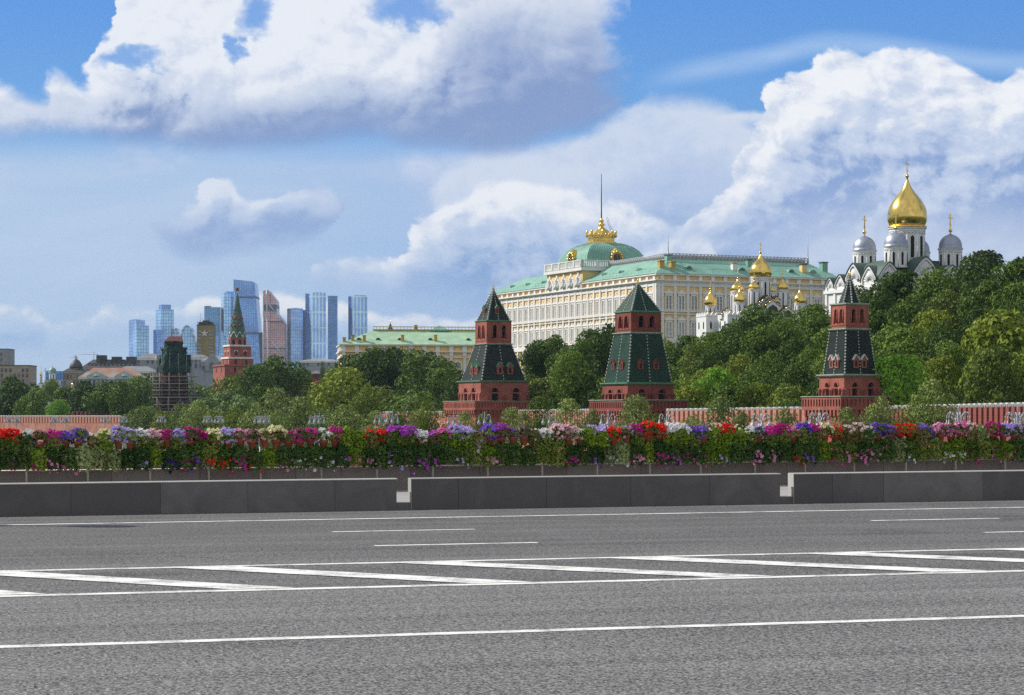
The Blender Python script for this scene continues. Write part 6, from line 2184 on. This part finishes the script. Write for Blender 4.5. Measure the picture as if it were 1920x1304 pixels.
def crown_mesh(shape, n, lobes, leaf, seed, tilt=0.55):
    """Crown of leaf clumps: lobes spread over the shape's volume, leaves on the lobes' outsides. Unit height 1, base at z=0.
    shape: list of (height, half-width)."""
    rng = np.random.default_rng(seed)
    hs = np.array([h for h, _ in shape])
    ws = np.array([w for _, w in shape])
    mb = MB()
    ph = rng.uniform(0, 6, 2)
    C, S = [], []
    while len(C) < lobes:
        z = rng.uniform(hs[0] + 0.03, hs[-1] - 0.02)
        a = rng.uniform(0, 2 * PI)
        R_ = np.interp(z, hs, ws) * (1 + 0.22 * math.sin(2 * a + ph[0] + 3 * z) + 0.16 * math.sin(3 * a + ph[1] - 4 * z))
        q = rng.uniform(0.25, 1.0) ** 0.5
        s = rng.uniform(0.085, 0.175) * (0.55 + 0.75 * R_ / ws.max())
        c = np.array([math.cos(a) * max(0, R_ - s * 0.75) * q, math.sin(a) * max(0, R_ - s * 0.75) * q, min(z, hs[-1] - s * 0.8)])
        C.append(c); S.append(s)
    C, S = np.array(C), np.array(S)
    k = rng.choice(lobes, n, p=S ** 2 / (S ** 2).sum())
    d = rng.normal(0, 1, (n, 3))
    d[:, 2] += 0.25
    d /= np.linalg.norm(d, axis=1, keepdims=True)
    r = S[k][:, None] * (rng.uniform(0.84, 1.06, (n, 1)))
    p = C[k] + d * r * np.array([1.05, 1.05, 0.85])
    cen = np.array([0, 0, hs.mean()])
    nrm = d + 0.2 * (p - cen) / (np.linalg.norm(p - cen, axis=1, keepdims=True) + 1e-6)
    mb.leaves(p, nrm, leaf, tilt, rng)
    return mb.mesh('crown')


ROUND = [(0.10, 0.20), (0.25, 0.36), (0.45, 0.44), (0.65, 0.42), (0.82, 0.31), (0.95, 0.14), (1.0, 0.05)]
WIDE = [(0.10, 0.24), (0.25, 0.46), (0.45, 0.56), (0.65, 0.52), (0.82, 0.37), (0.95, 0.18), (1.0, 0.06)]
TALL = [(0.08, 0.16), (0.22, 0.28), (0.45, 0.33), (0.65, 0.29), (0.82, 0.20), (0.95, 0.09), (1.0, 0.03)]
CONE = [(0.06, 0.22), (0.2, 0.24), (0.45, 0.17), (0.7, 0.10), (0.9, 0.04), (1.0, 0.01)]
CROWN = {
    'round': [crown_mesh(ROUND, 4300, 40, 0.027, s) for s in (1, 2, 3)],
    'wide': [crown_mesh(WIDE, 4900, 50, 0.028, s) for s in (4, 5, 6)],
    'tall': [crown_mesh(TALL, 3400, 36, 0.025, s) for s in (7, 8)],
    'cone': [crown_mesh(CONE, 2600, 46, 0.018, 9)],
    'loose': [crown_mesh(ROUND, 3300, 56, 0.025, s, 0.7) for s in (10, 11)],
}


def trunk_mesh(seed):
    rng = random.Random(seed)
    mb = MB()
    pts = [(0, 0, -0.05), (rng.uniform(-.01, .01), rng.uniform(-.01, .01), 0.25), (rng.uniform(-.02, .02), rng.uniform(-.02, .02), 0.5), (rng.uniform(-.03, .03), rng.uniform(-.03, .03), 0.8)]
    for (a, b), (r0, r1) in zip(zip(pts, pts[1:]), ((0.026, 0.021), (0.021, 0.014), (0.014, 0.004))):
        mb.tube(a, b, r0, r1, 8)
    for i in range(7):
        a = i * 0.9 + rng.uniform(-.3, .3)
        z = rng.uniform(0.16, 0.5)
        q = (math.cos(a) * rng.uniform(0.18, 0.30), math.sin(a) * rng.uniform(0.18, 0.30), z + rng.uniform(0.14, 0.28))
        mb.tube((0, 0, z), q, 0.011, 0.003, 5)
    return mb.mesh('trunk')


TRUNK = [trunk_mesh(s) for s in (1, 2)]
for L_ in list(CROWN.values()) + [TRUNK]:
    for me in L_:
        me.materials.append(M['bark'] if L_ is TRUNK else LEAF['mid'])

TREES = []                                             # (px, top row, width px, D, shape, leaf, note)
KINDWORD = {'dark': 'dark green', 'mid': 'green', 'olive': 'olive green', 'yellow': 'yellowish green', 'bright': 'bright green', 'grey': 'grey green', 'black': 'blackish green', 'linden': 'pale linden'}


def tree(px, top, wpx, D, shape, leaf, label, group, rng):
    k = D / F
    me_i = rng.randrange(len(CROWN[shape]))
    ratio = {'round': 0.88, 'wide': 1.10, 'tall': 0.66, 'cone': 0.48, 'loose': 0.88}[shape]
    H = wpx * k / ratio
    z = ZP(top, D) - H
    g = hill(XP(px, D), D)
    if z > g + 0.0:                                     # reach the ground: stretch the tree
        H = ZP(top, D) - g + 0.5
        z = g - 0.5
    w = wpx * k / ratio
    root = thing('tree', label, 'tree', (XP(px, D), D, z), rng.uniform(0, 6.28), group)
    t = place('trunk', TRUNK[me_i % 2], root)
    t.scale = (w, w, H)
    c = place('crown', CROWN[shape][me_i], root)
    Hc = min(H, w * 1.2)
    c.scale = (w, w, Hc)
    c.location = (0, 0, H - Hc)
    slot(c, LEAF[leaf])
    return root


LINE = [(-60, 712), (0, 708), (30, 704), (60, 735), (100, 735), (130, 725), (160, 714), (205, 716), (235, 716), (262, 706), (290, 702), (330, 716), (380, 702), (430, 706), (465, 690), (480, 680), (505, 668), (530, 666), (560, 688), (590, 698), (620, 690), (645, 660), (680, 654), (705, 648),
        (740, 655), (790, 655), (830, 652), (860, 684), (880, 700), (935, 700), (985, 650), (1005, 640), (1035, 630), (1060, 640), (1085, 634), (1112, 616), (1140, 608), (1200, 620), (1262, 634), (1300, 626), (1345, 622), (1385, 596), (1430, 572), (1470, 588), (1530, 574), (1580, 570),
        (1612, 540), (1650, 545), (1690, 512), (1725, 522), (1770, 500), (1800, 490), (1840, 474), (1880, 486), (1925, 482), (2000, 480)]
LX, LY = [a for a, _ in LINE], [b for _, b in LINE]
line = lambda px: float(np.interp(px, LX, LY))
WALLD = [(-100, 700), (231, 745), (320, 1060), (500, 760), (700, 640), (925, 520), (1196, 412), (1593, 340), (1950, 262)]
wall_d = lambda px: float(np.interp(px, [a for a, _ in WALLD], [b for _, b in WALLD]))
PLACES = [(-99, 'at the left edge of the photo'), (38, 'below the beige flat roofed block'), (85, 'below the small church domes'), (140, 'below the tan domed house'), (205, 'below the pale mint mansion'), (262, 'left of the scaffolded tower'), (320, 'around the scaffolded tower'),
          (372, 'right of the scaffolded tower'), (425, 'below the star topped gate tower'), (490, 'below the tallest skyscraper'), (540, 'below the copper skyscraper'), (590, 'below the widest striped skyscraper'), (640, 'below the lone right skyscraper'), (705, 'below the pale green roof'),
          (780, 'below the middle of the pale green roof'), (845, 'left of the tall black roofed tower'), (925, 'behind the tall black roofed tower'), (1000, 'right of the tall black roofed tower'), (1060, 'below the white palace front'), (1120, 'left of the green roofed tower'), (1196, 'behind the green roofed tower'),
          (1275, 'right of the green roofed tower'), (1340, 'below the palace east front'), (1425, 'below the small gilded cathedral'), (1500, 'left of the rightmost brick tower'), (1593, 'behind the rightmost brick tower'), (1660, 'below the left silver domes'), (1720, 'below the big gilded dome'),
          (1785, 'below the right silver dome'), (1850, 'near the right edge of the photo'), (1915, 'at the right edge of the photo')]
used_t = {}


def where(px):
    best = min(PLACES, key=lambda p: abs(p[0] - px))
    return best[1]


ROWN = ['in the skyline row', 'second row down', 'third row down', 'fourth row down', 'fifth row down', 'sixth row down', 'bottom row']
pend = []
prng = random.Random(17)


def plant(px, top, w, D, shape, leaf, row, grp):
    pend.append((px, top, w, D, shape, leaf, row, grp))


# trees that stand out, placed one by one
HILLG, BANKG = 'broadleaf trees on and behind the fortress hill', 'small linden trees in front of the fortress wall'
for t_ in ((1840, 472, 150, 470, 'wide', 'black', 0), (1912, 482, 90, 470, 'round', 'black', 0), (1762, 510, 80, 465, 'round', 'black', 0), (1690, 508, 115, 430, 'round', 'dark', 0), (1612, 535, 80, 440, 'round', 'dark', 0),
           (1655, 545, 90, 425, 'round', 'dark', 0), (1430, 568, 130, 505, 'round', 'dark', 0), (1530, 572, 95, 480, 'wide', 'mid', 0), (1475, 600, 90, 470, 'wide', 'mid', 1), (1385, 598, 70, 500, 'round', 'dark', 0), (1292, 630, 84, 500, 'wide', 'mid', 0), (1336, 622, 80, 495, 'wide', 'mid', 0), (1255, 640, 60, 500, 'round', 'olive', 0), (1315, 640, 80, 480, 'wide', 'mid', 1), (1365, 612, 60, 500, 'round', 'mid', 0),
           (1690, 664, 120, 330, 'wide', 'bright', 4), (1340, 690, 80, 420, 'wide', 'bright', 3), (1885, 585, 200, 335, 'wide', 'yellow', 2), (1862, 650, 130, 312, 'wide', 'olive', 3), (1930, 660, 150, 318, 'wide', 'yellow', 3), (1905, 530, 110, 380, 'wide', 'mid', 1),
           (1035, 626, 70, 560, 'round', 'dark', 0), (1003, 638, 60, 560, 'round', 'dark', 0), (1140, 606, 90, 520, 'round', 'dark', 0), (1105, 618, 80, 530, 'round', 'mid', 0), (1085, 636, 70, 500, 'round', 'mid', 1), (1070, 660, 90, 480, 'wide', 'mid', 1),
           (640, 690, 150, 640, 'wide', 'yellow', 1), (690, 650, 110, 760, 'round', 'dark', 0), (735, 652, 90, 760, 'round', 'dark', 0), (800, 655, 110, 740, 'round', 'dark', 0), (525, 664, 100, 820, 'round', 'dark', 0), (480, 684, 90, 800, 'wide', 'mid', 0),
           (430, 704, 110, 840, 'wide', 'olive', 0), (420, 735, 110, 640, 'wide', 'grey', 2), (390, 748, 90, 620, 'wide', 'grey', 3), (450, 742, 80, 600, 'round', 'grey', 3), (605, 678, 16, 880, 'cone', 'dark', 0), (168, 712, 90, 840, 'round', 'dark', 0), (205, 716, 100, 830, 'round', 'mid', 0),
           (8, 748, 70, 800, 'wide', 'mid', 2), (30, 704, 90, 800, 'round', 'dark', 0), (65, 728, 70, 780, 'wide', 'mid', 1), (110, 748, 46, 770, 'round', 'bright', 2), (96, 710, 40, 1000, 'round', 'mid', 0), (262, 704, 70, 880, 'wide', 'mid', 0), (228, 715, 60, 800, 'tall', 'dark', 1), (290, 700, 60, 1100, 'wide', 'mid', 0)):
    plant(*t_[:6], t_[6], HILLG)
# the rest of the hillside wood, row behind row
for row in range(7):
    px = -40 + prng.uniform(0, 30)
    while px < 1990:
        y = line(px) + 8 + row * 33 + prng.uniform(-9, 9)
        dw = wall_d(px)
        step = prng.uniform(62, 86)
        if y < 752 and not (1556 < px < 1630 and row > 5):
            far = dw + 20 + prng.uniform(0, 6)
            while far < dw + 190 and ZP(y, far) - hill(XP(px, far), far) > 13.5:
                far += 6
            leafs = ['dark', 'dark', 'mid', 'mid', 'olive'] if row < 2 else ['mid', 'dark', 'olive', 'mid', 'yellow', 'dark']
            plant(px, y, prng.uniform(78, 118) * (0.85 if px < 300 else 1.0), far, prng.choice(['round', 'wide', 'wide', 'loose']), prng.choice(leafs), row, HILLG)
        px += step
# linden trees along the embankment
for t_ in ((1750, 712, 88, 215), (1722, 740, 70, 225), (1652, 744, 72, 235), (1590, 764, 62, 240), (1472, 764, 62, 270), (1352, 744, 92, 285), (1392, 770, 50, 280), (1192, 741, 86, 320), (1232, 775, 55, 315), (1112, 768, 56, 335), (1062, 748, 76, 345), (1012, 744, 64, 355), (985, 770, 50, 350), (962, 764, 56, 370),
           (908, 775, 52, 380), (872, 772, 52, 390), (800, 752, 76, 400), (768, 742, 70, 420), (740, 768, 60, 400), (690, 722, 64, 470), (706, 770, 50, 410), (642, 758, 92, 420), (598, 768, 72, 430), (560, 744, 84, 480), (520, 728, 80, 520), (482, 755, 74, 470), (520, 770, 60, 440), (440, 762, 76, 470),
           (405, 770, 70, 450), (372, 750, 64, 520), (340, 756, 62, 520), (306, 772, 64, 480), (270, 762, 74, 520), (246, 770, 50, 520), (352, 775, 60, 450), (1520, 784, 50, 255), (1300, 776, 60, 300)):
    plant(t_[0], t_[1], t_[2], max(t_[3], lamp_d(t_[0]) + 22), 'loose', prng.choice(['linden', 'linden', 'olive']), 6, BANKG)
keys = {}
for p in sorted(pend, key=lambda p: p[0]):
    keys.setdefault((p[7], p[6], where(p[0])), []).append(p)
for p in pend:
    px, top, w, D, shape, leaf, row, grp = p
    same = keys[(grp, row, where(px))]
    word = KINDWORD[leaf]
    i = same.index(p)
    pos = '' if len(same) == 1 else ({0: ', leftmost there', len(same) - 1: ', rightmost there'}.get(i, f', {ORD[i]} from left there'))
    if grp == BANKG:
        lab = f'small {word} tree before the wall, {where(px)}{pos}' if leaf != 'linden' else f'small pale linden tree before the wall, {where(px)}{pos}'
    elif shape == 'cone':
        lab = f'tiny dark spruce {where(px)}{pos}'
    else:
        lab = f'{word} tree, {ROWN[row]}, {where(px)}{pos}'
    lab = ' '.join(lab.split()[:16])
    tree(px, top, w, D, shape, leaf, lab, grp, prng)

# ------------------------------------------------------------------ ornate street lamps along the embankment
def lamp_proto(heads):
    root = place('street_lamp', None)
    H = 9.6
    p = MB()
    p.lathe([(0.30, 0), (0.30, 0.9), (0.16, 1.1), (0.12, 3.0), (0.10, 7.6), (0.16, 7.7), (0.10, 7.9), (0.14, 8.4), (0.05, 9.0), (0.12, 9.3), (0.02, H)], 10)
    p.build('pole', M['lamp_metal'], root)
    for j in range(heads):
        a = 2 * PI * j / heads + 0.3
        u = (math.cos(a), math.sin(a))
        arm = MB()
        pts = [(0.1, 7.5), (0.45, 8.5), (0.8, 8.95), (1.2, 9.0), (1.5, 8.7), (1.55, 8.25)]
        arm.path([(u[0] * r, u[1] * r, z) for r, z in pts], 0.06, 5)
        arm.path([(u[0] * r, u[1] * r, z) for r, z in ((0.12, 7.9), (0.6, 8.1), (0.95, 8.6), (0.8, 8.95))], 0.045, 5)
        arm = arm.build('arm', M['lamp_metal'], root)
        c = (u[0] * 1.55, u[1] * 1.55, 0)
        MB().lathe([(0.05, 8.3), (0.10, 8.1), (0.16, 7.95), (0.40, 7.66), (0.42, 7.56), (0.36, 7.55)], 12, c).build('lamp_shade', M['lamp_metal'], arm)
        MB().lathe([(0.34, 7.56), (0.30, 7.40), (0.16, 7.28), (0.0, 7.25)], 12, c).build('globe', M['lamp_glass'], arm)
    return root


proto = lamp_proto(6)
proto.rotation_euler = (0, 0, 0.2)
lp_used = {}
LAB = {}
for px, top, D in LAMPS:
    LAB.setdefault(where(px), []).append(px)
for i, (px, top, D) in enumerate(LAMPS):
    o = proto if i == 0 else dup(proto)
    o.location = (XP(px, D), D, ZP(top, D) - 9.6)
    o.scale = (0.72, 0.72, 1.0)
    same = LAB[where(px)]
    pos = '' if len(same) == 1 else (', the left one' if same.index(px) == 0 else ', the right one' if same.index(px) == len(same) - 1 else ', the middle one')
    tag(o, f'grey lamp post with clustered bell lamps {where(px)}{pos}', 'street lamp', 'ornate lamp posts along the embankment')

# tall double lamp on the bridge footway, beyond the left edge of the photo: only its shadow on the road shows
BL = tag(place('bridge_lamp', None), 'tall twin lamp post beyond the left edge that throws the dark shadow on the road', 'street lamp')
BL.location = (-17.6, 38.4, 0.02)
MB().lathe([(0.16, 0), (0.16, 0.8), (0.09, 1.0), (0.07, 9.2), (0.03, 9.6)], 10).build('pole', M['lamp_metal'], BL)
for s_, zz in ((-1, 8.6), (1, 8.6)):
    arm = MB().path([(0, 0, 8.2), (s_ * 0.5, s_ * -0.1, 8.9), (s_ * 1.1, s_ * -0.25, 9.0)], 0.05, 6).build('arm', M['lamp_metal'], BL)
    MB().lathe([(0.10, 0.1), (0.34, 0.0), (0.38, -0.25), (0.28, -0.6), (0.0, -0.7)], 14, (s_ * 1.1, s_ * -0.25, 9.0)).build('lamp_shade', M['lamp_metal'], arm)


# ------------------------------------------------------------------ the air between the bridge and the far skyline
hz = MB().box(-5000, 5000, -300, 9000, GROUND - 8, 420)
hm = bpy.data.materials.new('air')
hm.use_nodes = True
nt = hm.node_tree
nt.nodes.clear()
ho = nt.nodes.new('ShaderNodeOutputMaterial')
hv = nt.nodes.new('ShaderNodeVolumePrincipled')
hv.inputs['Color'].default_value = (0.62, 0.80, 1.0, 1)
hv.inputs['Density'].default_value = 0.000035
hv.inputs['Anisotropy'].default_value = 0.0
nt.links.new(hv.outputs[0], ho.inputs['Volume'])
tag(hz.build('haze', hm), 'thin pale blue summer haze over the city', kind='stuff')
